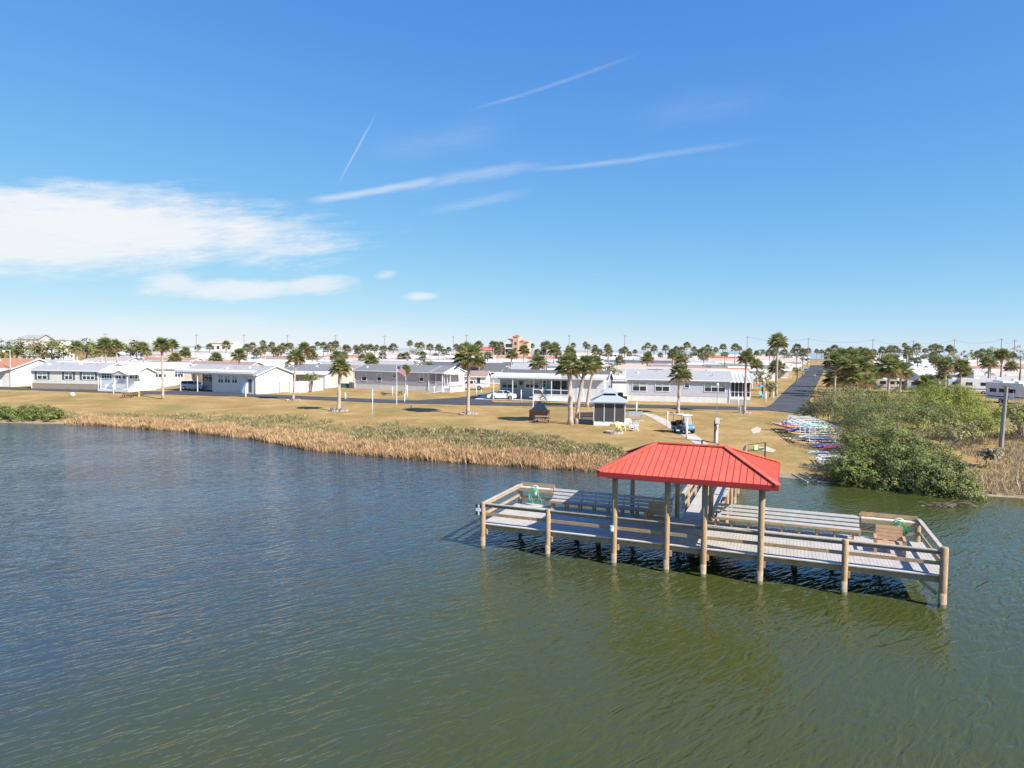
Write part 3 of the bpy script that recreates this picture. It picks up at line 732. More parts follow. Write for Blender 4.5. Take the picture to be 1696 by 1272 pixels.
# sunroom house next to it, with a gabled white porch
h = Home('white sunroom home with gabled porch and white railings', *line((166,646), (224,648)), 4.6, .3, 2.95, .95, 'white', 'white', SKW)
h.win(168,616,186,628,4,blind=False); h.win(187.5,616,201,628,3,blind=False); h.win(203,616,213,628,2,blind=False); h.win(214.5,616.5,229,628,3,blind=False)
Lx = h.L
for x in (Lx-1.9, Lx+.9): h.slab(x-.08, x+.08, -2.6, -2.44, -.2, 2.9, 'porch_post', TRIM)
h.railing(Lx-2, Lx+1, -2.5, .5, 1.45); h.railing(Lx-5.5, Lx-2, -1.2, .4, 1.4); h.slab(Lx-5.6, Lx+1.1, -2.6, -.01, -.1, .42, 'porch_floor', TRIM)
mb = MB(); mb.face([(Lx-2.4,-2.9,3.0),(Lx-.5,-2.9,3.75),(Lx-.5,.6,3.75),(Lx-2.4,.6,3.0)]); mb.face([(Lx-.5,-2.9,3.75),(Lx+1.4,-2.9,3.0),(Lx+1.4,.6,3.0),(Lx-.5,.6,3.75)]); mb.face([(Lx-2.3,-2.75,2.9),(Lx+1.3,-2.75,2.9),(Lx-.5,-2.75,3.68)]); mb.build('porch_roof', WALLS['cream'], h.t)
# beige home behind
h = Home('beige home with white metal roof behind the white porch', *line((206,637), (305,637)), 8, .9, 2.45, 1.0, 'beige', 'white', SKW)
h.win(233,613,243.5,625.5,2); h.win(255.5,613,268.5,625.5,2); h.win(271,613,275.5,625.5,1); h.win(289,612,304,625,3,blind=False)
h.win(310,611,313,614,1,side=True,blind=False); h.win(318,610.5,322,613.5,1,side=True,blind=False)
# home with the white carport
h = Home('cream home with long white carport roof and blue SUV bay', *line((352,649.5), (425,653)), 9, .35, 2.95, 1.35, 'cream', 'grey', SKW)
x0 = h.hit(298, 630)[0]
h.roofing(x0, -.4, 0, 9, ROOFS['grey'], True); z_e = h.hit(385, 618.6, -1.2)[1]+.3; h.awning(x0, h.L+.3, -.3, -1.2, max(z_e+.25, 3.3), z_e, (h.hit(307,640)[0], h.hit(335,640)[0]), edge=.3)
h.slab(x0+2.2, -.05, 3.0, 9, -.2, 3.2, 'carport_back_wall', WALLS['slate']); h.win(337,619,355,631,3,y=3.0,fr=SHUT)
h.win(361,621,370.5,634.5,2); h.win(372,621,382,634.8,2); h.win(384,622,393.5,635,2)
h.door(412,628,417,649.5,mat('dark_door', (.09,.07,.1), .5)); h.slab(h.hit(404,640)[0], h.hit(411,640)[0], -.5, -.02, .1, 2.6, 'front_panel', mat('blue_white_panel', (.55,.66,.75), .5))
h.win(437,625,440,630.5,1,side=True); h.win(437,632,440,638,1,side=True); h.win(479,625,482,630,1,side=True)
# grey roofed home behind the white fence
h = Home('beige home with dark grey roof behind the white fence', *line((470,640), (548,642)), 10, .6, 2.6, 1.25, 'beige', 'dgrey', SKW)
h.awning(1.5, h.L+.4, -.02, -2.6, 3.15, 2.8, (2, h.L)); h.slab(h.L-2.6, h.L, -2.4, -.02, -.1, 2.72, 'store_room', WALLS['white']); h.win(498,615,507,620,2,blind=False); h.win(572,617.5,576,625.5,1,side=True)
# mauve grey home with flag in front
h = Home('mauve grey home with white skirting behind the flagpole', *line((587,643), (711,648.5)), 8, 1.05, 2.55, 1.1, 'mauve', 'dgrey', SKW)
h.win(599,617,607.5,631,1); h.win(624.5,617.5,632.5,631.5,1); h.win(649.8,617,656.5,626,1); h.win(694.5,618.5,702,632,1)
e = h.L
h.slab(e+.02, e+2.9, 2.2, 8, 1.05, 3.58, 'porch_back_wall', WALLS['mauve']); h.slab(e+.02, e+2.9, 0, 2.18, -.2, 1.05, 'porch_floor', SKW)
h.roofing(e+.36, e+3.0, 0, 8, ROOFS['dgrey']); h.railing(e+.05, e+2.85, .05, 1.05, 1.95)
for x in (e+1.4, e+2.8): h.slab(x-.06, x+.06, .02, .14, 1.05, 3.4, 'porch_post', TRIM)
h.slab(e+3.0, e+4.5, .3, 5.5, -.2, .7, 'side_porch', TRIM); h.railing(e+3.1, e+4.4, .25, .7, 1.6); h.railing(.3, 5.4, e+4.45, .7, 1.6, side=True)
for x in (e+3.1, e+3.75, e+4.4): h.slab(x-.05, x+.05, .22, .32, .7, 3.3, 'porch_post', TRIM)
mb = MB(); mb.face([(e+3,.1,3.35),(e+4.8,.1,3.35),(e+4.8,2.8,4.35),(e+3,2.8,4.35)]); mb.face([(e+4.8,5.6,3.35),(e+3,5.6,3.35),(e+3,2.8,4.35),(e+4.8,2.8,4.35)]); mb.face([(e+4.7,.15,3.3),(e+4.7,5.5,3.3),(e+4.7,2.8,4.28)]); mb.build('porch_roof', TRIM, h.t)
# slate blue home with long awning and screened porch
h = Home('slate blue home with long white awning and screened porch', *line((820,662), (1000,667.5)), 9.5, .35, 3.0, 1.3, 'slate', 'char', None, y0=2.8)
h.slab(0, h.L, 2.83, 9.4, -.3, .352, 'skirting', WALLS['slate'])
z_e = h.hit(905, 627.6, -.55)[1]+.32; h.awning(-.6, h.L+.35, 2.5, -.55, z_e+.42, z_e, [h.hit(q,650,0)[0] for q in (818.5,850,914)], edge=.32)
xs, xm = h.hit(883,650,0)[0], h.hit(941,650,0)[0]
h.slab(xs, xm, .06, .14, -.2, 1.0, 'knee_wall', WALLS['white']); h.slab(xs, xm, .02, .18, 1.0, 1.1, 'sill_rail', TRIM); h.slab(xs, xm, .04, .14, 1.75, 1.85, 'screen_rail', TRIM)
for k in (0, .27, .52, .79, 1): h.slab(xs+(xm-xs)*k-.05, xs+(xm-xs)*k+.05, .03, .15, 1.1, z_e-.02, 'screen_post', TRIM)
h.slab(xm+.06, h.L, .05, 2.75, -.2, z_e-.02, 'utility_room', WALLS['white']); h.door(955,642,966,664,y=.05)
h.win(831,629,858,643.5,3,y=2.8); h.win(870,629,893,643.5,3,y=2.8); h.win(896,629,905,642,1,y=2.8,blind=False); h.win(916,629,938,646,3,y=2.8,blind=False,fr=SHUT)
h.slab(h.hit(905,640,2.8)[0], h.hit(912.5,640,2.8)[0], 2.72, 2.79, .4, 2.5, 'teal_panel', mat('teal_panel', (.12,.36,.4), .6))
mb = MB(); xw, zw = h.hit(863, 635, 2.8); mb.tube([(xw,2.79,zw),(xw,2.74,zw)], .3, 14); mb.build('wall_wreath', DARKW, h.t)
# pale blue home
h = Home('pale blue grey home with white skirting and striped porch awning', *line((1038,663.5), (1209,668)), 8.5, .95, 2.6, 1.3, 'bluegrey', 'grey', SKW)
h.win(1047.5,630.5,1071,648.5,2); h.win(1085,631,1109,649,2); h.win(1133.5,632,1142,643,1); h.win(1166.5,632.5,1201.5,650,3)
e = h.L; x2 = h.hit(1243,655)[0]
h.slab(e+.02, x2, .05, 8, -.2, 1.0, 'porch_base', mat('porch_block', (.42,.4,.38), .9, .1, 2)); h.slab(e+.02, x2, .04, .06, .62, 1.02, 'porch_rail_board', TRIM)
h.slab(e+.02, x2-.4, 3.2, 8, 1.0, 3.5, 'porch_back_wall', WALLS['bluegrey'])
for k in range(6): h.slab(e+.1+(x2-e-.16)*k/5-.04, e+.1+(x2-e-.16)*k/5+.04, .1, .18, 1.0, 3.3, 'porch_post', TRIM)
h.railing(e+.1, x2, .14, 1.0, 1.8, n=5); h.slab(e+.1, x2-.05, .2, .22, 1.0, 3.3, 'porch_screen', SCRN)
mb = MB(); n = 12; xa, xb = e-.1, x2+.4
for k in range(n):
    u0, u1 = xa+(xb-xa)*k/n, xa+(xb-xa)*(k+1)/n
    mb.bar(((u0+u1)/2, -.6, 3.3+.03*(k%2)), ((u0+u1)/2, 3.4, 4.5+.03*(k%2)), u1-u0-.004, .05, k%2)
mb.build('striped_awning', [TRIM, mat('grey_stripe', (.38,.38,.38), .6)], h.t)
# deck home between the two
h = Home('low home with white raised deck and picket railing between the blue homes', *line((1003,655), (1088,656)), 6, .5, 2.5, .3, 'white', 'tan', SKW)
h.railing(.2, 5.2, -.2, 3.3, 4.15); h.slab(.1, 5.3, -.3, -.02, 2.6, 3.3, 'deck_front', TRIM)
vm_ = MB(); vm_.tube([(0,0,-.3),(0,0,.38)], .06, 7); VENT = vm_.mesh('vent_pipe', STEEL)
vb_ = MB(); vb_.box(-.2,.2,-.18,.18,-.1,.2); VBOX = vb_.mesh('roof_vent', TRIM)
for t in [o for o in list(COL.objects) if o.get('group') == 'homes on the front row']:
    rf = next((c for c in t.children if c.name.startswith('roof')), None)
    if not rf: continue
    xs_ = [v.co.x for v in rf.data.vertices]; ys_ = [v.co.y for v in rf.data.vertices]; zs_ = [v.co.z for v in rf.data.vertices]; ym = (min(ys_)+max(ys_))/2; k = (max(zs_)-min(zs_))/(ym-min(ys_))
    for i, f in enumerate((.12, .3, .55, .82)):
        y = min(ys_)+(ym-min(ys_))*random.uniform(.45, .85); put('vent_pipe' if i % 2 else 'roof_vent', VENT if i % 2 else VBOX, rf, (min(xs_)+(max(xs_)-min(xs_))*f, y, min(zs_)+.08+k*(y-min(ys_))))
    wl = next((c for c in t.children if c.name.startswith('wall')), None)
    if wl:
        x1 = max(v.co.x for v in wl.data.vertices); y0 = min(v.co.y for v in wl.data.vertices); z1 = sorted(v.co.z for v in wl.data.vertices)[-3]
        for x in (.12, x1-.12):
            m = MB(); m.box(x-.05, x+.05, y0-.09, y0-.004, .05, z1-.02); m.build('downpipe', TRIM, t)
# white picket fence
def picket(label, pts, hh, name='white_fence'):
    p = [G(*q) for q in pts]; t = thing(name, label, 'fence', p[0])
    for a, b in zip(p, p[1:]):
        m = MB(); q, r = a-p[0], b-p[0]; d = (r-q); m.bar(q+Vector((0,0,hh/2)), r+Vector((0,0,hh/2)), .05, hh-.1); m.build('panel', SKW, t)
        m = MB(); m.bar(q+Vector((0,0,hh)), r+Vector((0,0,hh)), .09, .08); m.build('top_rail', TRIM, t)
    for a in p:
        m = MB(); q = a-p[0]; m.box(q.x-.08, q.x+.08, q.y-.08, q.y+.08, -.2, hh+.15); m.build('post', TRIM, t)
picket('white solid privacy fence beside the carport home', [(465,650),(481,650.5),(496,650.5),(513,649.5),(534,646.5)], 2.0)
# the shed and further homes: (left px, right px, ridge py, roof, wall, label)
def back(x0, x1, ry, roof, wall, label, D=8, zr=4.35, group='homes behind the front row', rise=1.0, wh=2.45, detail=True):
    xm = (x0+x1)/2; lo, hi = 126.0, 520.0; dy = max(1.2, ry-(578.5+.0112*(xm-848)))
    for _ in range(30):
        Y = (lo+hi)/2; gz = height((xm-848)/FOC*Y, Y)
        if (HC-gz-zr)*FOC/Y > dy: lo = Y
        else: hi = Y
    a = atY(x0, ry, Y); b = atY(x1, ry, Y); dx = b.x-a.x
    A = Vector((a.x, Y-D/2+dx*.06, gz)); B = Vector((b.x, Y-D/2-dx*.06, gz))
    h = Home(label, A, B, D, zr-rise-wh, wh, rise, wall, roof, SKW, group=group)
    if detail:
        k = 1.2
        while k < h.L-2 and detail != 'none':
            z0 = h.sk+.9; m = MB(); p = MB(); w = random.choice((.9, 1.6, 1.6)); m.box(k, k+w, -.05, -.003, z0, z0+1.25); p.box(k+.1, k+w-.1, -.06, -.052, z0+.1, z0+1.15)
            q = m.build('window', TRIM, h.t); p.build('pane', GLS, q); k += w+random.uniform(1.6, 3)
    return h
BACK = [
 (755,806,614.5,'brown','white','small white shed with brown roof behind the pickup truck',5,3.3),
 (740,838,608,'char','slate','slate blue home half hidden behind the brown roofed shed',8,3.7),
 (790,846,601.5,'slate','white','dark roofed home with white gable left of the awning home',8,4.2),
 (700,775,599.5,'slate','beige','dark slate roof just left of the big lawn palm',8,4.4),
 (560,690,599,'grey','white','long grey roofed home behind the mauve home',8,4.4),
 (395,470,598,'white','white','white roofed home behind the carport home',8,4.4),
 (318,425,599,'brown','beige','brown roofed home left of the white gable',8,4.3),
 (235,328,592.5,'terra','white','terracotta roofed home behind the tallest left palm',8,4.4),
 (150,222,591.5,'grey','white','grey roofed home behind the white sunroom',8,4.5),
 (95,150,599,'white','white','white roofed home between cream home and sunroom',8,4.4),
 (42,108,584.5,'grey','white','pale grey roofed home under the scrub trees',8,4.5),
 (195,243,583,'white','beige','white roofed home right of the scrub trees',8,4.5),
 (215,320,583.5,'pinky','beige','wide pinkish roofed home right of the scrub trees',8,4.5),
 (330,390,582.5,'grey','white','pale grey roofed home below the cream hip roofed house',8,4.5),
 (330,430,588.5,'white','white','white roofed home behind the brown roof',8,4.5),
 (395,482,586,'tan','white','tan roofed home in the middle rows at left',8,4.5),
 (425,535,591.5,'brown','white','brown roofed home behind the white fence row',8,4.5),
 (520,625,592.5,'tan','white','long tan roofed home behind the short fat palm',8,4.5),
 (540,600,588,'terra','white','orange roofed home behind the short fat palm',8,4.5),
 (585,665,584.5,'tan','cream','tan roofed home with cream gable in middle rows',8,4.5),
 (640,735,589.5,'white','white','white roofed home behind the thin flag palm',8,4.5),
 (655,745,584,'grey','white','grey roofed home above the thin flag palm',8,4.5),
 (735,800,589,'white','white','white roofed home left of the red roofed building',8,4.5),
 (795,870,595,'white','white','white roofed home below the pink hotel',8,4.5),
 (822,925,590,'terra','pink','wide orange roofed home below the pink hotel',8,4.5),
 (850,940,602,'grey','white','light grey roofed home behind the awning home',8,4.4),
 (1000,1110,597,'slate','white','long slate roofed home behind the white deck',8,4.4),
 (995,1060,591,'white','white','white roofed home right of the leaning palms',8,4.5),
 (1050,1146,593.5,'pinky','white','long pinkish roofed home behind the slate roof',8,4.5),
 (1040,1108,588.5,'white','cream','cream walled white roofed home near the beach palms',8,4.5),
 (1143,1180,597.5,'grey','white','small grey roofed home behind the pale blue home',6,4.5),
 (1166,1275,604.5,'green','white','green grey roofed home behind the striped awning',8,4.3),
 (1165,1318,594.5,'pinky','white','very long pinkish roofed home by the straight street',8,4.4),
 (1165,1225,590.5,'red','beige','dull red roofed home in the back rows by the street',8,4.5),
 (1250,1318,592,'tan','white','tan roofed home beside the tall slim palm',8,4.5),
 (1508,1556,600.5,'white','bluegrey','pale home with white roof right of the palm cluster',8,4.6),
 (1535,1560,606,'tan','cream','small cream gabled home beside the twin palms',6,4.2),
 (1605,1760,607,'terra','cream','long orange roofed home behind the camper trailers',8,4.6),
 (1630,1760,597.5,'pinky','white','long pinkish roofed home at the right edge',8,4.6),
 (1480,1530,595.5,'white','white','white roofed home behind the palm cluster',8,4.5),
 (1437,1490,592,'white','white','white roofed home hidden by the palm cluster',8,4.5),
]
for b in BACK: back(*b)
FAR = [(300,350,577.5),(352,400,579),(405,445,579.5),(448,492,580),(500,545,580.5),(560,585,580),(600,640,580.5),(650,690,581),(700,740,581),(745,790,582.5),(925,990,586),(930,1000,583.6),(1003,1030,584.5),(1045,1105,583.8),(1110,1160,590),(1175,1200,586),(1205,1235,588),(1240,1290,588.5),(1312,1336,590),(1440,1480,588),(1490,1520,588.5),(1585,1615,591)]
cols = ['white','grey','white','tan','white','pinky']
for i, (x0, x1, ry) in enumerate(FAR):
    k = cols[i % 6]
    back(x0, x1, ry, k, 'white', 'low white walled home in the last rows before the sea', 7, 4.2, 'homes in the last rows before the sea', detail='none' if i % 2 else True)
# the packed rows of the park: one home of each kind, then copies
PLACED = [(o.location.x, o.location.y) for o in COL.objects if o.name.startswith('mobile_home')]
PLACED = [(x+6, y+3) for x, y in PLACED]
KINDS = [('white','white','white metal roofed'),('grey','white','grey shingle roofed'),('tan','cream','tan roofed'),('pinky','white','pinkish roofed'),('brown','beige','brown roofed'),('white','bluegrey','white roofed pale blue'),('dgrey','white','dark grey roofed'),('terra','cream','orange roofed')]
PROTO = []
for rk, wk, lb in KINDS:
    h = Home(lb+' home in the packed rows of the park', (0, -500, 0), (15.5, -502.2, 0), 8.5, .5, 2.3, 1.0, wk, rk, None, group='homes in the packed rows of the park')
    h.slab(.05, 15.4, .05, 8.4, -.4, .502, 'skirting', SKW)
    h.awning(9, 15.9, -.2, -2.6, 2.95, 2.6, (9.3, 15.6))
    for k in (1.5, 5.2):
        m = MB(); p = MB(); m.box(k, k+1.7, -.05, -.003, 1.25, 2.5); p.box(k+.1, k+1.6, -.06, -.052, 1.35, 2.4); q = m.build('window', TRIM, h.t); p.build('pane', GLS, q)
    PROTO.append(h.t)
used = [0]*len(PROTO)
rng = random.Random(5); Y = 131.0; row = 0
while Y < 345:
    x = -.78*Y-8+rng.uniform(0, 8)
    while x < .8*Y:
        yy = Y-x*.1+rng.uniform(-1.2, 1.2); sc = 46+(yy-112)*.452; xc = x+7.5
        ok = not (sc-13 < xc < sc+16) and not any(abs(xc-px-2) < 11 and abs(yy-py) < 8.5 for px, py in PLACED)
        if xc < -.56*yy and yy > 185: ok = False
        if (yy < 190 and sc < xc < sc+34) or (yy < 168 and xc > 58): ok = False
        if yy < 152 and (-24 < xc < 8 or -68 < xc < -38): ok = False
        if ok and 128 < yy:
            k = rng.choices(range(8), (8, 4, 3, 3, 2, 2, 2, 1.2))[0]; loc = (x, yy, height(xc, yy)); rz = R(-8+rng.uniform(-1, 1))
            if used[k]: dup(PROTO[k], loc, rz)
            else: PROTO[k].location = loc; PROTO[k].rotation_euler = (0, 0, rz)
            used[k] += 1
        x += rng.choice((17.6, 18.4, 20.5))
    Y += 12.6+row*.2; row += 1
# white awnings down the left side of the straight street
for i in range(7):
    Y = 152+i*34; x = 43+(Y-112)*.4545-5.5
    A = Vector((x-11, Y+1.2, height(x, Y)))
    h = Home('white carport home on the straight street, %s' % ['nearest to the junction', 'second from the junction', 'third from the junction', 'fourth from the junction', 'fifth from the junction', 'sixth from the junction', 'farthest from the junction'][i], A, A+Vector((8.2,-.9,0)), 8, .5, 2.5, .9, 'white', 'white', SKW, group='homes along the straight street')
    h.awning(h.L, h.L+3.2, -.2, -2.2, 3.05, 2.75, (h.L+.3, h.L+3)); h.slab(h.L+.4, h.L+2.9, .5, 7, 2.85, 2.95, 'carport_roof', TRIM)
# far landmarks
def big_house():
    a = atY(28, 575, 300); a.z = height(a.x, a.y); b = a+Vector((12.5, -1, 0))
    h = Home('large cream beach house with grey gable roof on the left horizon', a, b, 11, 1.5, 8.2, 1.8, 'cream', 'grey', SKW, name='beach_house', group='houses on the dune')
    h.slab(12.6, 20.5, -3, 8, 0, 9.2, 'gable_wing', WALLS['cream']); 
    mb = MB(); x0, x1, xm, z0, z1 = 12.2, 20.9, 16.5, 9.2, 11.6
    mb.face([(x0,-3.4,z0),(xm,-3.4,z1),(xm,8.3,z1),(x0,8.3,z0)]); mb.face([(xm,-3.4,z1),(x1,-3.4,z0),(x1,8.3,z0),(xm,8.3,z1)]); mb.build('wing_roof', ROOFS['grey'], h.t)
    mb = MB(); mb.face([(12.6,-3.02,9.2),(20.5,-3.02,9.2),(xm,-3.02,11.5)]); mb.build('wing_gable', WALLS['cream'], h.t)
    a = atY(346, 580, 380); a.z = height(a.x, a.y)
    h = Home('cream two storey house with shallow roof on the horizon left of centre', a, a+Vector((14, -1, 0)), 10, 1, 7.0, 1.2, 'cream', 'tan', SKW, name='beach_house', group='houses on the dune')
    for k in range(4): h.slab(1.5+k*3.1, 2.9+k*3.1, -.06, -.01, 4.6, 6.2, 'window', GLS)
big_house()
def hotel():
    a = atY(836, 592, 400); a.z = height(a.x, a.y); t = thing('beach_hotel', 'four storey peach hotel with red tower roof on the horizon', 'hotel', a, R(-14))
    m = MB(); m.box(0, 4.8, 0, 9, -1, 10.4); m.face([(0,-.01,10.4),(4.8,-.01,10.4),(2.4,-.01,12.3)]); m.face([(4.8,9,10.4),(0,9,10.4),(2.4,9,12.3)]); m.build('white_wing', WALLS['white'], t)
    m = MB(); m.face([(-.3,-.3,10.3),(2.4,-.3,12.45),(2.4,9,12.45),(-.3,9,10.3)]); m.face([(2.4,-.3,12.45),(5.1,-.3,10.3),(5.1,9,10.3),(2.4,9,12.45)]); m.build('wing_roof', ROOFS['red'], t)
    PE = mat('peach_stucco', (.66,.42,.28), .9, .06, 1); m = MB(); m.box(4.85, 8.2, -.5, 9, -1, 13.4); m.box(8.25, 13.5, .6, 9, -1, 10.8); m.build('tower', PE, t)
    m = MB()
    for x0, x1, y0, z in ((4.5,8.55,-.9,13.4),(8.7,11.2,.2,10.8),(11.4,14,.2,10.2)):
        c = ((x0+x1)/2, y0+2, z+1.1); q = [(x0,y0,z),(x1,y0,z),(x1,y0+4,z),(x0,y0+4,z)]
        for i in range(4): m.face([q[i], q[(i+1)%4], c])
    m.build('tower_roof', ROOFS['red'], t)
    for k in range(3):
        m = MB(); m.box(.5, 4.3, -.05, -.012, .9+k*3.1, 3.0+k*3.1); m.build('balcony_opening', GLS, t); m = MB(); m.box(.3, 4.5, -.9, -.06, .1+k*3.1, .85+k*3.1); m.build('balcony', WALLS['white'], t)
    for k in range(3):
        m = MB(); m.box(5.9, 7.1, -.56, -.51, 2.2+k*3.2, 3.8+k*3.2); m.build('window', GLS, t)
    a = atY(797, 592, 410); a.z = height(a.x, a.y)
    h = Home('dark red building with orange red roof beside the peach hotel', a, a+Vector((14.5,-1.5,0)), 10, .3, 5.4, 1.6, 'pink', 'red', None, name='red_building', group=None, cat='building')
    for k in range(5): h.slab(8+k*1.3, 8.7+k*1.3, -.06, -.01, 1.5, 4.8, 'window', mat('dark_red_glass', (.12,.03,.03), .4))
hotel()
def wall_px(label, p0, p1, y0, y1, hgt, m, name='boundary_wall'):
    a, b = atY(p0[0], p0[1], y0), atY(p1[0], p1[1], y1); a.z = height(a.x, a.y); b.z = a.z
    t = thing(name, label, 'wall', a); q = b-a
    mb = MB(); mb.bar((0,0,hgt/2-.1), (q.x,q.y,hgt/2-.1), .25, hgt+.2); mb.build('wall_face', m, t); mb = MB(); mb.bar((0,0,hgt+.06), (q.x,q.y,hgt+.06), .35, .1); mb.build('coping', TRIM, t)
CRW = mat('cream_wall', (.68,.6,.53), .9, .06, 1)
wall_px('long cream wall across the far end of the street', (1334,604), (1376,604), 462, 455, 1.5, CRW)
wall_px('white sea wall strip left of centre on the horizon', (990,590), (1112,590), 470, 462, 3.6, CRW)
wall_px('tan block wall behind the right hand thicket', (1440,668), (1555,668), 104, 98, 1.4, mat('tan_block', (.46,.37,.31), .9, .12, 1.5))
wall_px('white wall strip below the sea at left', (300,580), (352,580), 420, 420, 4.0, CRW)
SKY_AIR, SKY_DUST, SKY_OZ, SKY_GAIN, SKY_STR, SUN_STR, EXPO, CLOUD = 0.6, 0.0, 4.0, 5.0, .12, 4.8, 0.75, (4.5, 4.6, 4.75)
# ------------------------------------------------------------------ palms
FP = {}
FP['a'] = front_palm('tall palm with long pale trunk in front of the white porch', 270, 661, 267, 573, 36)
FP['b'] = front_palm('palm with slim trunk in front of the white privacy fence', 486, 663, 490, 592, 36, .16)
FP['c'] = front_palm('short palm with thick trunk in front of the mauve home', 561, 681, 563, 609, 42, .24)
front_palm('thin scraggly small palm beside the flagpole', 671, 654, 672, 612, 22, .1, False)
FP['d'] = front_palm('large broad crowned palm right of the road mouth', 775, 686, 777, 592, 62, .2)
FP['e'] = front_palm('upright thick trunk palm of the pair beside the gazebo', 945, 703, 943, 607, 56, .26)
FP['f'] = front_palm('leaning palm of the pair beside the gazebo', 954, 702, 970, 606, 46, .2)
FP['g'] = front_palm('straight palm at the road edge behind the leaning pair', 972, 674, 985, 603, 40, .2)
FP['h'] = front_palm('palm in front of the pale blue home', 1123, 686, 1127, 619, 46, .2)
FP['i'] = front_palm('palm with dark slim trunk beside the utility pedestal', 1233, 685, 1237, 593, 33, .16, False)
def palm_at(label, px, py, w, group, far=None, r=.17, lean=0):
    Y = 3.9*FOC/w; c = atY(px, py, Y); gz = height(c.x, c.y)
    far = (w < 20) if far is None else far
    palm(label, (c.x-lean, c.y, gz), max(2.2, c.z-gz), (lean, 0), r, 1.32 if 'cluster' in label else 1.12, far, group, not far)
MIDP = [(127,575,26,'broad palm with brown skirt behind the cream home at left'),(29,583,21,'short palm right of the white street lamp'),(187,584,22,'squat palm behind the grey roof at left'),(285,571,24,'palm just right of the tallest left palm'),(290,594,24,'low palm in front of the orange roof at left'),
 (243,584,18,'small palm left of the tallest left palm'),(307,583,20,'leaning looking palm right of the orange roof'),(358,594,25,'low palm above the carport home roof'),(396,589,28,'palm in the middle of the brown roofs at left'),(425,584,19,'palm above the white roofs left of centre'),(466,580,18,'palm near the red brown building left of centre'),(505,578,26,'dense palm behind the fence palm'),(517,589,22,'lower palm right of the fence palm'),(613,592,20,'lone palm above the mauve home roof'),
 (664,592,17,'left palm of a pair behind the flag palm'),(673,590,17,'right palm of a pair behind the flag palm'),(700,588,17,'palm above the olive bush tree'),(722,591,15,'small pale palm left of the big lawn palm'),(808,590,19,'palm in front of the red roofed building'),(868,580,21,'tall palm in front of the peach hotel'),(892,602,33,'bushy low palm behind the awning home roof'),(918,577,22,'palm cluster crown right of the hotel'),(925,590,18,'palm half behind the gazebo palms'),(890,584,15,'palm directly right of the hotel'),
 (1035,580,15,'lone palm against the sea, left of the white wall'),(1074,588,16,'wide low palm in front of the cream wall'),(1288,567,35,'tallest palm, by the straight street'),(1286,608,31,'palm with brown skirt at the street corner'),(1138,572,15,'tall palm in the clump left of the striped awning'),(1165,582,17,'palm in the clump right of the tall one'),
 (1395,590,28,'upper left palm of the dense cluster'),(1416,593,32,'upper middle palm of the dense cluster'),(1434,590,28,'upper right palm of the dense cluster'),(1391,615,32,'left palm of the dense cluster beside the street'),(1411,624,36,'central low palm of the dense cluster'),(1430,628,34,'lowest right palm of the dense cluster'),(1397,636,30,'lowest left palm of the dense cluster'),
 (1473,606,42,'large palm right of the dense cluster'),(1462,622,28,'shaded palm under the large one right of the cluster'),(1492,613,32,'yellowish palm right of the large cluster palm'),(1535,636,38,'low round palm behind the sea grape'),(1567,604,32,'left palm of the tall twins by the trailers'),(1592,608,32,'right palm of the tall twins by the trailers'),(1562,622,28,'dark palm crown under the tall twins'),(1384,600,34,'outer left palm of the dense cluster, over the street'),(1404,606,36,'mid height palm inside the dense cluster'),(1426,608,34,'mid right palm inside the dense cluster'),(1441,616,30,'right edge palm of the dense cluster'),(1383,628,32,'low left palm of the cluster above the timber fence'),(1418,640,30,'lowest middle palm of the dense cluster'),(1447,638,28,'low shaggy palm at the right foot of the cluster'),(1484,626,26,'shaggy lower crown right of the cluster'),(1600,618,26,'yellowish palm right of the twins'),(1510,598,16,'slim palm left of the pale gabled home'),(1675,607,24,'palm top showing above the pinkish roof at right')]
for px, py, w, lb in MIDP: palm_at(lb, px, py, w, 'palms among the homes', None, .2)
HZ = [(328,574),(346,575),(351,573),(376,572),(410,577),(420,572),(437,569),(447,574),(455,576),(483,572),(525,571),(520,576),(537,573),(548,572),(552,576),(558,569),(570,575),(575,579),(588,577),(600,575),(606,577),(610,575),(623,574),(638,577),(644,577),(650,574),(680,570),(690,573),(698,573),(712,574),(726,576),(745,578),(757,574),(765,573),(773,574),(788,570),(795,572),(817,572),(824,572),(830,572),(883,573),(900,573),(907,570),(914,573),(940,574),(948,573),(968,572),(974,576),(985,577),(985,582),(1008,575),(1053,584),(1067,576),(1075,573),(1085,577),(1102,575),(1121,578),(1128,581),(1150,578),(1155,583),(1173,574),(1173,583),(1185,579),(1196,575),(1217,575),(1226,578),(1255,583),(1265,583),(1275,584),(1300,584),(1313,581),(1322,576),(1330,584),(1339,582),(1352,580),(1362,583),(1372,583),(1383,579),(1408,580),(1425,578),(1431,579),(1445,582),(1461,579),(1475,579),(1481,577),(1488,581),(1500,573),(1504,580),(1513,581),(1520,574),(1532,580),(1548,574),(1544,578),(1558,580),(1572,579),(1583,581),(1625,582),(1640,583),(1655,585)]
for px, py in HZ: palm_at('small dark headed palm in the long broken row along the horizon', px+random.uniform(-2, 2), py+random.uniform(-1.5, 2), random.choice((10, 11.5, 13, 14.5, 16, 18)), 'small palms along the horizon', True, .2)
rg = random.Random(11); k = 0
while k < 70:
    Y = rg.uniform(140, 330); x = rg.uniform(-.62, .74)*Y; sc = 46+(Y-112)*.452
    if sc-5 < x < sc+6 or (x < -.5*Y and Y > 185): continue
    gz = height(x, Y); k += 1
    palm('mid height palm standing between the packed home rows', (x, Y, gz), rg.uniform(4.6, 8.2), (rg.uniform(-.5, .5), 0), .2, rg.uniform(.8, 1.15), Y > 190, 'palms between the packed home rows')
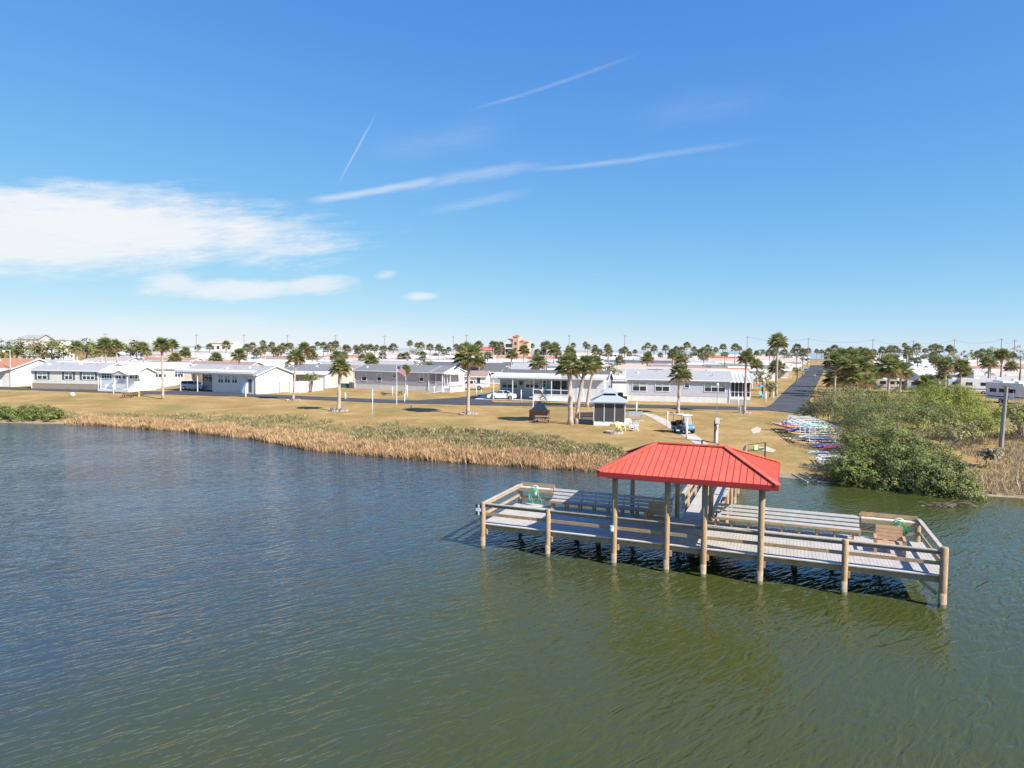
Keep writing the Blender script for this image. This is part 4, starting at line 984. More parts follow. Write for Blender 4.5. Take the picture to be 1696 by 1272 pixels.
# far scrub and round trees
def far_tree(label, px, py, Y, r, mats, wts, n=260, s=.5, group='bushy trees at left horizon', trunk=True):
    c = atY(px, py, Y); gz = height(c.x, c.y); t = thing('bushy_tree', label, 'tree', (c.x, c.y, gz), 0, group); h = c.z-gz
    m = MB(); clump(m, (0, 0, h), r, n, s, wts, px*.1); clump(m, (r[0]*.4, 0, h-r[2]*.5), (r[0]*.8, r[1]*.8, r[2]*.8), n//2, s, wts, px*.2); m.build('crown', mats, t)
    m = MB(); m.tube([(0,0,-.3),(.2,0,h*.6),(.1,.2,h+r[2]*.3)], [.25,.18,.06], 6); m.build('trunk', TWIG, t)
FM = [LG1, LG2, LG4, PFAR3]
for i, (px, py, w, lb) in enumerate([(4,572,30,'leftmost dark tree of the wood under the beach house'),(26,575,26,'brownish tree under the left end of the beach house'),(48,571,30,'dark round tree under the middle of the beach house'),(70,573,28,'yellowish tree under the beach house gable'),(84,568,18,'taller bushy top in front of the beach house gable'),(104,572,28,'dark tree right of the beach house'),(142,570,24,'high round tree behind the broad skirted palm'),(160,575,28,'dark spreading tree left of the lone pole'),(176,572,26,'tree directly right of the lone pole on left'),(196,574,26,'last tall tree of the left wood'),(215,576,22,'low tree at the right end of the left wood'),(232,578,20,'lowest tree tapering into the cream roof at left'),(58,582,30,'front row tree under the beach house'),(10,584,26,'front row tree beside the street lamp'),(95,582,30,'front row tree left of the skirted palm'),(150,584,26,'front row tree right of the skirted palm'),(225,571,14,'small far tree above the pale dune house')]):
    k = w*200/FOC; far_tree(lb, px, py+2, 200, (k*.62, k*.6, k*.42), FM, [4, 3, 2, 2], 420, .55)
for px, py, w, lb in [(703,601,34,'round olive bush tree left of the big lawn palm'),(1200,587,12,'small round green tree by the white house on right'),(1602,588,20,'green bush under the red white restaurant roof'),(1640,582,26,'bushy tree at the right horizon between poles'),(1690,586,34,'dark bush at the right edge of the horizon'),(1320,612,14,'round green shrub by the street carports'),(1262,622,26,'green bush behind the turquoise parasol'),(1275,640,20,'dark shrub beside the corner palm'),(1012,612,24,'shrub behind the white deck railing'),(515,624,22,'bright green shrub behind the privacy fence')]:
    Y = 150 if w > 22 else 190
    if px in (1262,1275,515,1012): Y = 122
    k = w*Y/FOC; far_tree(lb, px, py, Y, (k*.5, k*.5, k*.38), [LG1, LG5, LG4, LG2], [4, 3 if px in (515,1262) else 1, 2, 2], 420, .28, 'round bushes among the homes')

for px, py, w, lb in [(1322,590,26,'dark bushy tree at the far end of the street, left'),(1378,590,24,'dark bushy tree at the far end of the street, right'),(1400,584,26,'dark round tree top behind the dense cluster, left'),(1440,588,26,'dark round tree behind the dense cluster, right'),(1470,588,24,'bushy tree under the two horizon palms right of the cluster'),(1500,588,26,'bushy tree left of the pale gabled home'),(1530,590,24,'low dark tree behind the pale gabled home'),(1250,589,30,'low dark trees clump behind the tallest palm'),(1172,586,28,'low dense tree in the tall palm clump'),(1148,587,26,'left low dense tree in the tall palm clump'),(1300,588,24,'bushy tree right of the tallest palm'),(1570,588,24,'bushy tree left of the red white restaurant'),(1660,588,28,'bushy tree under the right power poles'),(560,584,26,'low dark trees left of centre horizon'),(500,584,26,'low dark tree behind the dense fence palm'),(600,585,18,'small dark tree on the horizon left of centre'),(690,584,18,'small dark tree on the horizon near the lattice pole'),(785,582,22,'brownish tree left of the red roofed building'),(912,584,24,'dark tree right of the peach hotel')]:
    k = w*330/FOC; far_tree(lb, px, py, 330, (k*.6, k*.6, k*.42), FM, [4, 3, 2, 2], 300, .75, 'bushy trees along the horizon')

# ------------------------------------------------------------------ bushes along the shore and the thicket
def bushpx(label, blobs, mats, wts, s, dens, group, cat='bush', name='shrub', stemr=.04):
    w = [(atY(px, py, Y), rx, ry, rz) for px, py, Y, rx, ry, rz in blobs]
    cx = sum(q[0].x for q in w)/len(w); cy = sum(q[0].y for q in w)/len(w); gz = max(-.1, height(cx, cy))
    return bush(name, label, cat, (cx, cy, gz), [(q.x-cx, q.y-cy, q.z-gz, rx, ry, rz) for q, rx, ry, rz in w], mats, wts, s, dens, group, True, stemr)
TG = 'bushes of the thicket on the right'
bushpx('dark leafy mangrove overhanging the water at its left end', [(1405,775,49,1.5,1.6,1.15),(1448,770,50,2,1.8,1.5),(1425,745,52,1.6,1.6,1.3),(1392,797,49.6,1,.9,.6),(1432,800,48.6,1.2,1,.7)], [LG1,LG2,LG5,LG6], [6,2,2,.5], .15, 190, TG, 'mangrove', 'mangrove')
bushpx('big olive mangrove in the middle of the shore thicket', [(1500,772,48.5,2.1,2,1.5),(1480,740,52,2.1,2.0,1.6),(1532,756,50.5,1.9,1.8,1.25),(1470,803,47.6,1.3,1,.75),(1510,810,46.9,1.3,1,.75)], [LG1,LG2,LG4,LG5], [6,2,2,2], .15, 180, TG, 'mangrove', 'mangrove')
bushpx('low mangrove reaching into the water at its right end', [(1545,790,46.5,1.8,1.7,1.15),(1588,808,45.3,1.4,1.3,.8),(1572,785,47,1.5,1.5,1.1),(1615,822,44.6,.8,.8,.35),(1548,816,45.9,1.3,1,.7)], [LG1,LG2,LG4,LG5], [6,2,3,1.5], .145, 190, TG, 'mangrove', 'mangrove')
bushpx('grey green tall bush right of the kayak rack', [(1432,728,57,1.9,2,1.5),(1446,700,60,2.4,2.4,1.9),(1418,698,64,2,2,1.7)], [LG1,LG4,LG2], [4,3,2], .13, 160, TG)
bushpx('feathery grey green bush behind the kayak rack', [(1372,674,75,2.4,2.4,1.9),(1402,670,77,2.6,2.6,2.0),(1345,682,76,1.6,1.6,1.0)], [LG4,LG1,GR2], [4,3,2], .14, 140, TG)
bushpx('yellow green bush between rack bush and sea grape', [(1440,668,78,2.8,2.6,1.7),(1480,670,77,2.6,2.4,1.5)], [LG4,LG3,LG1], [3,2,3], .14, 130, TG)
bushpx('bright lime sea grape bush, highest of the thicket', [(1528,666,80,2.8,2.8,1.7),(1564,656,82,2.8,2.8,1.7),(1590,668,80,2.4,2.6,1.7)], [LG3,LG5,LG1], [4,4,2], .16, 120, TG)
bushpx('bright yellow green bush left of the utility pole', [(1618,682,74,2.0,2.0,1.4),(1600,693,70,2.0,2,1.4)], [LG3,LG5,LG1], [5,3,2], .15, 120, TG)
bushpx('dark olive bush in the middle of the thicket', [(1510,692,68,2.6,2.4,1.3),(1548,692,68,2.6,2.4,1.5)], [LG1,LG2,LG4,LG5], [5,2,3,2], .14, 130, TG)
bushpx('greyish dry bush low in front of the sea grape', [(1500,718,60,2,1.8,.9),(1560,715,60,2.4,2,1.0),(1600,718,61,1.8,1.6,.9)], [LG4,DRYG,LG3], [4,2,3], .17, 70, TG)
bushpx('yellow green low bush right of the utility pole', [(1684,688,66,2,2,1.3),(1720,690,66,2.4,2,1.5)], [LG3,LG4,LG5], [4,3,3], .2, 70, TG)
bushpx('bright yellow green low bush directly left of the utility pole foot', [(1632,705,64,1.7,1.7,1.0),(1606,703,65,1.6,1.6,1.0)], [LG3,LG5,LG4], [4,3,2], .15, 120, TG)
bushpx('dark spiky tussock near the right shore', [(1634,752,53,.9,.8,.5)], [DRYG,LG2,GR2], [4,2,2], .2, 90, TG)
def bare_bush():
    b = G(1692, 722); t = thing('bare_bush', 'bare pale leafless bush at the right edge by the pole', 'bush', b); m = MB()
    for k in range(46):
        a = random.uniform(0, 6.28); h = random.uniform(1.5, 4.4); r = random.uniform(.6, 2.2)
        pts = [Vector((0,0,0))]
        for j in range(1, 6): pts.append(Vector((math.cos(a)*r*j/5, math.sin(a)*r*j/5, h*j/5))+Vector((random.uniform(-.2,.2), random.uniform(-.2,.2), random.uniform(-.15,.15))))
        m.tube(pts, [.05,.04,.03,.022,.015,.008], 4, 0, False)
        for j in (2, 3, 4): m.tube([pts[j], pts[j]+Vector((random.uniform(-.7,.7), random.uniform(-.7,.7), random.uniform(0,.6)))], [.018,.006], 4, 0, False)
    m.build('branches', mat('bleached_twig', (.5,.46,.42), .9, .15, 3), t)
bare_bush()
bushpx('long low green hedge bush at the waterline far left', [(10,687,84,2.4,2,1.0),(40,686,84,2.4,2,1.05),(70,686,83.5,1.9,1.8,.95),(90,688,83,1.2,1.4,.8),(-25,686,85,2.4,2,1.1)], [LG5,LG1,LG2], [2,5,2], .17, 130, 'green bushes on the bank')
for px, py, Y, r, lb in [(647,708,76,1.3,'bright green rounded shrub in the marsh grass'),(584,712,76,.9,'small green shrub left of the bright round one'),(708,716,72,1.0,'green shrub right of the bright round one'),(738,716,71,.7,'small dull green shrub farther right in marsh grass'),(932,742,61,1.0,'dark green shrub near the red roof'),(998,744,60,.8,'green shrub nearest the red roof corner'),(340,706,82,1.2,'dull green mound in the marsh grass at left')]:
    bushpx(lb, [(px, py, Y, r, r*.8, r*.42)], [LG5 if r > .95 else LG1, LG1, GR1], [4,4,3], .16, 110, 'green bushes on the bank')
band('dry_grass', 29, 72, 60000, .2, 30, lambda x, d: .34+.36*nz2(x, d, .5, 7)+.25*(d < 4), [DRY, DRYG, RD2, GR2, RD3], [5, 3, 3, 2, .6], .036, .36, lambda x, d: nz2(x, d, .25, 3) > -.5)
band('scrub_grass', 19, 29, 7000, .3, 3.5, lambda x, d: .12+.1*nz2(x, d, .8, 5), [DRY, GR2, RD3], [3, 2, 2], .05, .5, lambda x, d: x > 21+d*.3)
def roots():
    for i, (px, py, lb) in enumerate([(1600,838,'grey driftwood branch tangle at the mangrove tip'),(1560,838,'bare grey branches dipping in water under the mangrove')]):
        p = atz(px, py, .05); t = thing('driftwood', lb, 'driftwood', p, 0, 'driftwood under the mangroves'); m = MB()
        for k in range(16):
            a = random.uniform(-.6, 3.7); q = [Vector((random.uniform(-1,1), random.uniform(-.2,.4), -.2))]
            for j in range(4): q.append(q[-1]+Vector((math.cos(a)*.35, random.uniform(-.2,.15), random.uniform(-.05,.22))))
            m.tube(q, [.04,.032,.025,.016,.008], 5)
        m.build('branches', TWIG, t)
roots()

# ------------------------------------------------------------------ rock rings round the palms
for key, r, n, lb in (('c', .95, 20, 'oval ring of pale rocks round the short thick palm'),('b', .9, 14, 'ring of pale rocks round the fence palm'),('d', 1.0, 20, 'ring of pale rocks round the big broad crowned palm'),('h', 1.1, 16, 'loose ring of rocks round the palm by the pale blue home'),('g', 1.6, 16, 'reddish rock patch round the roadside palm'),('i', .6, 7, 'few small rocks at the slim palm by the pedestal')):
    b = FP[key]; t = thing('rock_ring', lb, 'rocks', b, 0, 'rock rings round the palms')
    for k in range(n):
        a = 6.283*k/n+random.uniform(-.1, .1); q = r*random.uniform(.85, 1.1)*(1.25 if key == 'c' else 1.1)
        m = MB(); s = random.uniform(.13, .24); m.blob((0,0,0), (s, s*.8, s*.62), 0, 7, 5, .18)
        o = m.build('rock', ROCK if random.random() > .2 else ROCKD, t); o.location = (q*math.cos(a), q*math.sin(a)*.9, s*.3); o.rotation_euler = (0, 0, random.uniform(0, 6))
    if key == 'c':
        for sx in (-.62, .62):
            m = MB(); m.blob((sx, -.25, .2), (.45, .4, .38), 0, 9, 6, .15); m.build('boulder', ROCKD, t)

# ------------------------------------------------------------------ lawn things
def gazebo():
    b = G(1012, 705); w = 1.72; t = thing('gazebo', 'screened gazebo with two tier pale grey roof and white base', 'gazebo', b+Vector((0, w, 0)), R(-7))
    fr = mat('gazebo_frame', (.48,.49,.5), .5, .06, 2); rm = siding('gazebo_roof', (.42,.46,.5), .3, 'X', .03)
    m = MB(); m.box(-w, w, -w, w, -.2, .42); m.build('base_wall', TRIM, t)
    for i in range(4):
        for k in range(3):
            u = -w+2*w*k/3; x, y = ((u, -w), (w, u), (-u, w), (-w, -u))[i]; m = MB(); m.box(x-.06, x+.06, y-.06, y+.06, .42, 2.55); m.build('post', fr, t)
    m = MB(); m.box(-w-.03, w+.03, -w-.03, w+.03, 2.45, 2.58); m.build('roof_frame', fr, t)
    for k in range(3):
        u0 = -w+2*w*k/3+.08; u1 = -w+2*w*(k+1)/3-.08
        for pts in ([(u0,-w,.44),(u1,-w,.44),(u1,-w,2.43),(u0,-w,2.43)], [(w,u0,.44),(w,u1,.44),(w,u1,2.43),(w,u0,2.43)], [(-w,u0,.44),(-w,u1,.44),(-w,u1,2.43),(-w,u0,2.43)], [(u0,w,.44),(u1,w,.44),(u1,w,2.43),(u0,w,2.43)]):
            m = MB(); m.face(pts); m.build('screen', SCRA, t)
    def pyr(r0, z0, r1, z1, name):
        m = MB()
        for i in range(4):
            a, b2 = R(45+90*i), R(135+90*i); s = math.sqrt(2)
            m.face([(r0*s*math.cos(a), r0*s*math.sin(a), z0), (r0*s*math.cos(b2), r0*s*math.sin(b2), z0), (r1*s*math.cos(b2), r1*s*math.sin(b2), z1), (r1*s*math.cos(a), r1*s*math.sin(a), z1)])
            m.face([(r0*s*math.cos(b2), r0*s*math.sin(b2), z0), (r0*s*math.cos(a), r0*s*math.sin(a), z0), (r0*s*math.cos(a), r0*s*math.sin(a), z0-.1), (r0*s*math.cos(b2), r0*s*math.sin(b2), z0-.1)])
        return m.build(name, rm, t)
    pyr(2.08, 2.66, .72, 3.35, 'roof'); pyr(.95, 3.62, .02, 4.2, 'upper_roof')
    m = MB(); m.box(-.66, .66, -.66, .66, 3.3, 3.56); m.build('vent', BLK, t); m = MB(); m.lathe([(.12, 4.12), (.1, 4.22), (.02, 4.45)], 8); m.build('finial', BLK, t)
    tb = thing('cafe_table', 'dark round table inside the screened gazebo', 'table', b+Vector((0, w, .05)))
    m = MB(); m.lathe([(.6, .7), (.6, .74)], 14); m.build('tabletop', DARKW, tb); m = MB(); m.tube([(0,0,0),(0,0,.7)], .05, 6); m.build('leg', BLK, tb)
m_, nt_, b_ = newmat('screen_mesh'); b_.inputs['Base Color'].default_value = (.06,.06,.065,1); b_.inputs['Alpha'].default_value = .84; b_.inputs['Roughness'].default_value = .6; SCRA = m_
gazebo()
def glider(px, py, label, rz, m_):
    b = G(px, py); t = thing('garden_bench', label, 'bench', b, rz, 'grey benches beside the gazebo')
    m = MB()
    for k in range(3): m.box(-.8, .8, -.3+k*.18, -.3+k*.18+.16, .42, .46)
    m.build('seat', m_, t); m = MB()
    for k in range(3): m.bar((-.8, .3+k*.05, .6+k*.2), (.8, .3+k*.05, .6+k*.2), .03, .17, up=(0, .25, 1))
    m.build('backrest', m_, t)
    for x in (-.8, .8):
        m = MB(); m.bar((x, -.3, 0), (x, -.3, .7), .07, .07); m.bar((x, .3, 0), (x, .48, 1.15), .07, .07); m.bar((x, -.35, .7), (x, .4, .7), .09, .04); m.build('arm_frame', m_, t)
    m = MB(); m.box(-1.0, 1.0, -.5, .5, -.05, .06); m.build('base_slab', CONC, t)
GBM = mat('grey_bench_paint', (.33,.35,.37), .6, .1, 3)
glider(974, 699, 'grey bench in the shade left of the gazebo', .1, GBM)
glider(1052, 697, 'grey bench with white base right of the gazebo', -.15, GBM)
def adirondack(px, py, label, rz, m_):
    b = G(px, py); t = thing('garden_chair', label, 'chair', b, rz, 'plastic chairs round the fire pit'); m = MB()
    m.bar((0, -.35, .38), (0, .3, .27), .58, .03); m.build('seat', m_, t); m = MB()
    for k in range(5): m.bar((-.24+k*.12, .28, .28), (-.3+k*.15, .58, .98-.05*abs(k-2)), .1, .025)
    m.build('backrest', m_, t)
    for s in (-1, 1):
        m = MB(); m.bar((s*.36, -.42, .56), (s*.36, .42, .58), .13, .025); m.build('armrest', m_, t)
        m = MB(); m.bar((s*.35, -.36, 0), (s*.35, -.36, .56), .05, .1); m.build('leg', m_, t); m = MB(); m.bar((s*.32, .5, 0), (s*.32, .1, .5), .05, .1); m.build('leg', m_, t)
adirondack(1028, 714, 'lime yellow plastic chair by the fire pit', R(35), mat('lime_plastic', (.6,.65,.2), .4, .04, 3))
adirondack(1040, 708, 'white plastic chair behind the other two chairs', R(-10), TRIM)
adirondack(1049, 714, 'white plastic chair nearest the footpath', R(-40), TRIM)
def fire_pit():
    b = G(1017, 717); t = thing('fire_pit', 'low round stone fire pit ring in the grass', 'fire pit', b)
    for k in range(16):
        a = 6.283*k/16; m = MB(); m.box(-.17, .17, -.1, .1, -.02, .22); o = m.build('stone', ROCK, t); o.location = (.85*math.cos(a), .85*math.sin(a), 0); o.rotation_euler = (0, 0, a+math.pi/2)
    m = MB(); m.lathe([(.74, .02), (.74, .05)], 18); m.build('ash', DARKW, t)
    b = G(1015, 705.5); t = thing('log_pile', 'small tan pile of firewood against the gazebo base', 'firewood', b); m = MB()
    for k in range(5): m.tube([(-.3, -.15+.12*(k % 3), .08+.13*(k//3)), (.3, -.15+.12*(k % 3), .08+.13*(k//3))], .07, 7)
    m.build('logs', mat('log_wood', (.42,.28,.17), .9, .2, 4), t)
fire_pit()
def picnic(px, py, label, rz, m_, dark):
    b = G(px, py); t = thing('picnic_table', label, 'picnic table', b, rz, 'picnic tables on the lawn'); m = MB()
    for k in range(5): m.box(-.9, .9, -.36+k*.145, -.36+k*.145+.135, .72, .76)
    m.build('tabletop', m_, t)
    for s in (-1, 1):
        m = MB()
        for k in range(2): m.box(-.9, .9, s*.7-.13+k*.135, s*.7-.13+k*.135+.125, .42, .46)
        m.build('seat', m_, t)
        for e in (-.65, .65):
            m = MB(); m.bar((e, s*.62, 0), (e, s*.22, .71), .09, .05); m.build('leg', dark, t)
    for e in (-.65, .65):
        m = MB(); m.bar((e+.06, -.8, .38), (e+.06, .8, .38), .05, .09); m.build('crossbeam', dark, t)
picnic(899, 700, 'weathered picnic table in front of the brick barbecue', -.1, mat('weathered_table', (.36,.28,.19), .85, .15, 3), DARKW)
picnic(212, 658, 'orange brown picnic table by the road at left', .25, mat('orange_table', (.44,.23,.1), .7, .12, 3), DARKW)
def grill():
    b = G(894, 696); t = thing('brick_barbecue', 'brick barbecue with grey pyramid hood on the lawn', 'barbecue', b+Vector((0, .9, 0)), R(-10))
    m = MB(); m.box(-1.15, 1.15, -.65, -.35, -.1, 1.05); m.box(-1.15, -.85, -.35, .65, -.1, 1.05); m.box(.85, 1.15, -.35, .65, -.1, 1.05); m.box(-.85, .85, .35, .65, -.1, 1.05); m.build('brick_wall', BRICK, t)
    m = MB(); m.box(-1.2, 1.2, -.7, .7, 1.052, 1.12); m.build('shelf', WOOD, t)
    m = MB(); m.tube([(0,0,1.125),(0,0,1.35),(0,0,1.9),(0,0,2.2)], [1.0,.85,.4,.16], 4); m.build('hood', mat('hood_grey', (.22,.2,.18), .7, .15, 2), t)
grill()
POST = [(188,652,1.5,.11,'white post at the road edge by the white porch'),(407,658,1.5,.11,'white post across the road from the carport home'),(572,661.5,.95,.1,'short white post between palm and road'),(617,694,3.6,.04,'tall thin white pole standing alone on the lawn'),(653,672,0,0,''),(670,666,1.2,.09,'short white post beside the flagpole'),(674,658,1.9,.1,'thick white post behind the flagpole'),(650,656,1.5,.06,'pinkish post left of the flagpole'),(719,652,1.3,.08,'white post on the grass strip by the mauve home'),(789,656,1.5,.06,'white thin post at the driveway left of the sedan'),(797,657,1.3,.05,'white thin post nearest the sedan'),(863,667,1.9,.07,'white post in front of the awning home'),(983,672,1.1,.07,'white post with dark cap by the roadside palm'),(1054,683,1.25,.1,'white round topped post right of the gazebo'),(1105,709,1.75,.07,'thin white post left of the footpath'),(1137,728,2.0,.1,'white post in front of the golf cart'),(1268,667,1.7,.11,'white post near the turquoise parasol'),(1281,662,1.3,.1,'white post by the straight street corner'),(1222,677,1.9,.09,'white slim post beside the grey pedestal'),(681,677,.5,.1,'tiny white stub post at the ditch')]
for px, py, h, r, lb in POST:
    if not lb: continue
    t = thing('marker_post', lb, 'post', G(px, py), 0, 'white posts on the lawn'); m = MB(); m.tube([(0,0,-.2),(0,0,h)], r, 8); m.build('shaft', W_, t, True); m = MB(); m.blob((0,0,h), (r*1.35, r*1.35, r*1.1), 0, 8, 5); m.build('cap', W_, t, True)
def misc():
    b = G(883, 676); t = thing('bird_perch', 'white T shaped perch behind the brick barbecue', 'perch', b); m = MB(); m.box(-.05,.05,-.05,.05,-.2,1.5); m.build('post', W_, t); m = MB(); m.box(-.55,.55,-.06,.06,1.502,1.58); m.build('crossbar', W_, t)
    b = G(120, 656); m = MB(); m.blob((0,0,.25), (.4,.4,.36), 0, 12, 8, .04); o = m.build('white_drum', mat('offwhite_plastic', (.72,.68,.58), .5, .05, 3), None, True); o.location = b; tag(o, 'off white rounded drum lying on the lawn at far left', 'drum')
    b = G(230, 656.5); t = thing('fire_hydrant', 'small yellow hydrant right of the orange picnic table', 'hydrant', b); YL = mat('hydrant_yellow', (.6,.4,.05), .5, .08, 3); m = MB(); m.lathe([(.2,0),(.2,.06),(.14,.08),(.14,.55),(.19,.58),(.16,.7),(.05,.78)], 10); m.build('barrel', YL, t, True); m = MB(); m.tube([(-.28,0,.42),(.28,0,.42)], .08, 8); m.build('nozzle', YL, t)
    # flagpole
    b = G(657, 670); t = thing('flagpole', 'white flagpole with a drooping United States flag', 'flagpole', b); m = MB(); m.tube([(0,0,-.2),(0,0,5.9)], [.05,.03], 8); m.build('pole', W_, t); m = MB(); m.blob((0,0,5.95), (.09,.09,.09), 0, 8, 6); m.build('ball', STEEL, t)
    def fl(u, v): return (.04+u*1.25, .12*math.sin(u*5+v*2)*u, 5.65-v*.95-.72*u**1.4)
    m = MB(); nu = 13
    for j in range(13):
        for i in range(nu):
            canton = i < 5 and j < 7
            m.face([fl(i/nu, (j+1)/13), fl((i+1)/nu, (j+1)/13), fl((i+1)/nu, j/13), fl(i/nu, j/13)], 2 if canton else j % 2)
    f = m.build('flag', [leaf('flag_red', (.5,.03,.05), .3, .05), leaf('flag_white', (.75,.72,.72), .3, .03), leaf('flag_blue', (.04,.06,.22), .3, .05)], t)
    m = MB()
    for j in range(7):
        for i in range(5):
            p = Vector(fl((i+.5)/nu, (j+.5)/13)); q = Vector(fl((i+.8)/nu, (j+.5)/13)); r = Vector(fl((i+.5)/nu, (j+.2)/13)); n = (q-p).cross(r-p).normalized()*.006
            for sg in (1, -1): m.face([p+n*sg+(q-p)*math.cos(a)*.5+(r-p)*math.sin(a)*.5 for a in [k*6.283/5 for k in range(5)]])
    m.build('star', W_, f)
    # meter mast by the landing
    b = G(1185, 733); t = thing('utility_mast', 'white meter post with grey box and thin antenna by the landing', 'mast', b)
    m = MB(); m.box(0,.2,-.1,.1,-.3,2.1); m.build('white_post', W_, t); m = MB(); m.box(-.16,-.03,-.08,.08,-.3,2.1); m.build('timber_post', DARKW, t)
    m = MB(); m.box(-.14,.26,-.3,-.125,1.85,2.4); m.build('meter_box', mat('box_grey', (.5,.52,.54), .5, .05, 2), t); m = MB(); m.box(-.2,.05,-.28,-.125,1.2,1.6); m.build('switch_box', DARKW, t)
    m = MB(); m.tube([(.05,0,2.1),(.05,0,5.4)], .025, 6); m.build('antenna_pole', STEEL, t); m = MB(); m.blob((.05,0,5.5), (.13,.13,.18), 0, 8, 6); m.build('camera_head', W_, t, True)
    m = MB(); m.bar((.26,-.2,2.25),(.42,-.3,2.32), .1,.1); m.build('spotlight', W_, t)
    b = G(1228, 684); t = thing('power_pedestal', 'grey electric pedestal beside the slim palm', 'pedestal', b); m = MB(); m.box(-.28,-.04,-.15,.15,-.1,.85); m.build('cabinet', mat('cabinet_grey', (.36,.37,.38), .6, .06, 2), t); m = MB(); m.box(.02,.26,-.15,.15,-.1,1.0); m.build('meter_cabinet', mat('cabinet_dark', (.14,.14,.15), .6, .06, 2), t)
    # street lamp at the far left
    b = G(18, 640.5); t = thing('street_lamp', 'tall pale street lamp with white globe at far left', 'street lamp', b); m = MB(); m.tube([(0,0,-.2),(0,0,6.9)], [.11,.07], 8); m.build('pole', mat('lamp_grey', (.55,.53,.5), .5, .05, 2), t); m = MB(); m.tube([(0,0,6.8),(-.6,0,6.95),(-1.15,0,6.8)], .045, 6); m.build('arm', W_, t); m = MB(); m.blob((-1.2,0,6.65), (.24,.24,.2), 0, 10, 6); m.build('globe', W_, t, True)
    # turquoise parasol and lounge by the street corner
    b = G(1258, 658); t = thing('parasol', 'turquoise parasol by the striped porch', 'parasol', b); m = MB(); m.tube([(0,0,0),(0,0,2.25)], .03, 6); m.build('pole', W_, t)
    TQ = mat('turquoise_cloth', (.08,.5,.6), .7, .06, 2); m = MB()
    for k in range(8):
        a, c = 6.283*k/8, 6.283*(k+1)/8; m.face([(.75*math.cos(a),.75*math.sin(a),1.95),(.75*math.cos(c),.75*math.sin(c),1.95),(0,0,2.4)])
    m.build('canopy', TQ, t)
    b = G(1262, 659); t = thing('folding_chair', 'turquoise folding chair under the turquoise parasol', 'chair', b, .4); m = MB(); m.box(-.28,.28,-.28,.28,.4,.45); m.build('seat', TQ, t); m = MB(); m.bar((0,.26,.46),(0,.45,1.15), .55,.03, up=(0,1,0)); m.build('backrest', TQ, t)
    for sx in (-.25,.25):
        for sy in (-.24,.24):
            m = MB(); m.bar((sx,sy,0),(sx,sy,.4), .04,.04); m.build('leg', TQ, t)
    # launching rails at the shore
    for (a, c, lb) in (((1312,785),(1338,799),'pale timber launching rail on the beach, nearer the pier'),((1324,784),(1352,797),'pale timber launching rail on the beach, nearer the mangrove')):
        p, q = atz(*a, .35), atz(*c, .12); m = MB(); m.tube([(0,0,0), q-p], .07, 7); o = m.build('launching_rail', mat('pale_log', (.4,.4,.33), .8, .15, 3)); o.location = p; tag(o, lb, 'rail', 'launching rails')
    # brown sign fence at the street corner
    p, q = atY(1350, 655, 105), atY(1380, 650, 106); p.z = height(p.x, p.y); q.z = p.z; t = thing('timber_fence', 'brown timber post and rail fence at the street corner', 'fence', p); d = q-p
    for k in range(3):
        m = MB(); c = d*(k/2); m.box(c.x-.14, c.x+.14, c.y-.14, c.y+.14, -.2, 1.5); m.build('post', BRICK, t)
    for z in (.6, 1.2):
        m = MB(); m.bar((0,0,z), (d.x,d.y,z), .06, .2); m.build('rail', WOOD, t)
    # condenser units between the blue homes, bins by the mauve home
    for px, py, lb, c in ((1013,661,'dark grey air conditioner between the two blue homes, left one',(.1,.1,.11)),(1027,662,'dark air conditioner against the pale blue home, right one',(.08,.085,.1)),(582,643,'dark air conditioner at the left end of the mauve home',(.14,.15,.15))):
        t = thing('air_conditioner', lb, 'air conditioner', G(px, py), 0, 'air conditioners beside the homes'); cm = mat('unit_grey', c, .5, .08, 4); m = MB(); m.box(-.42,.42,-.4,.4,.05,1.15); m.build('cabinet', cm, t); m = MB(); m.tube([(0,0,1.152),(0,0,1.2)], .34, 12); m.build('fan_guard', BLK, t)
        for k in range(4):
            m = MB(); m.box(-.38,.38,-.418,-.402,.2+k*.22,.32+k*.22); m.build('grille', BLK, t)
    t = thing('waste_bin', 'dark green low bin beside the mauve home', 'bin', G(571, 642)); m = MB(); m.prism([(-.9,0),(.9,0),(.95,.75),(-.95,.75)], -.4, .4); m.build('body', mat('bin_green', (.03,.1,.07), .5, .1, 3), t); m = MB(); m.box(-1,1,-.45,.45,.755,.84); m.build('lid', mat('bin_lid', (.02,.06,.05), .5, .1, 3), t)
    # shrubs at the foot of the homes
    for px, py, s, lb in ((58,641,.45,'small dark shrub at left end of the block skirting'),(104,641.5,.55,'small dark shrub under the second window'),(131,642,.55,'small dark shrub under the third window'),(154.5,642,.5,'small dark shrub at right end of the block skirting'),(456,648,1.0,'yellow green round shrub at the white gable'),(422,650,.5,'low tan shrub by the dark door'),(436,651,.6,'low tan shrub at the corner of the white gable'),(663,655,.8,'dark low shrub at the foot of the thin palm'),(636,656,.7,'brown low shrub on the grass by the mauve home'),(546,641,1.0,'reddish brown shrub at the fence end'),(368,648.5,.35,'tiny shrub in bed under the carport home windows, left'),(386,649.5,.35,'tiny shrub in bed under the carport home windows, right')):
        bush('shrub', lb, 'shrub', G(px, py), [(0, 0, s*.4, s*.6, s*.5, s*.5)], [LG1 if s != .7 else PFAR3, LG6 if px == 546 else LG2, LG3 if px == 456 else DRY], [3,3,4 if px in (456,422,436) else 1], .13, 220, 'shrubs at the foot of the homes', False)
misc()

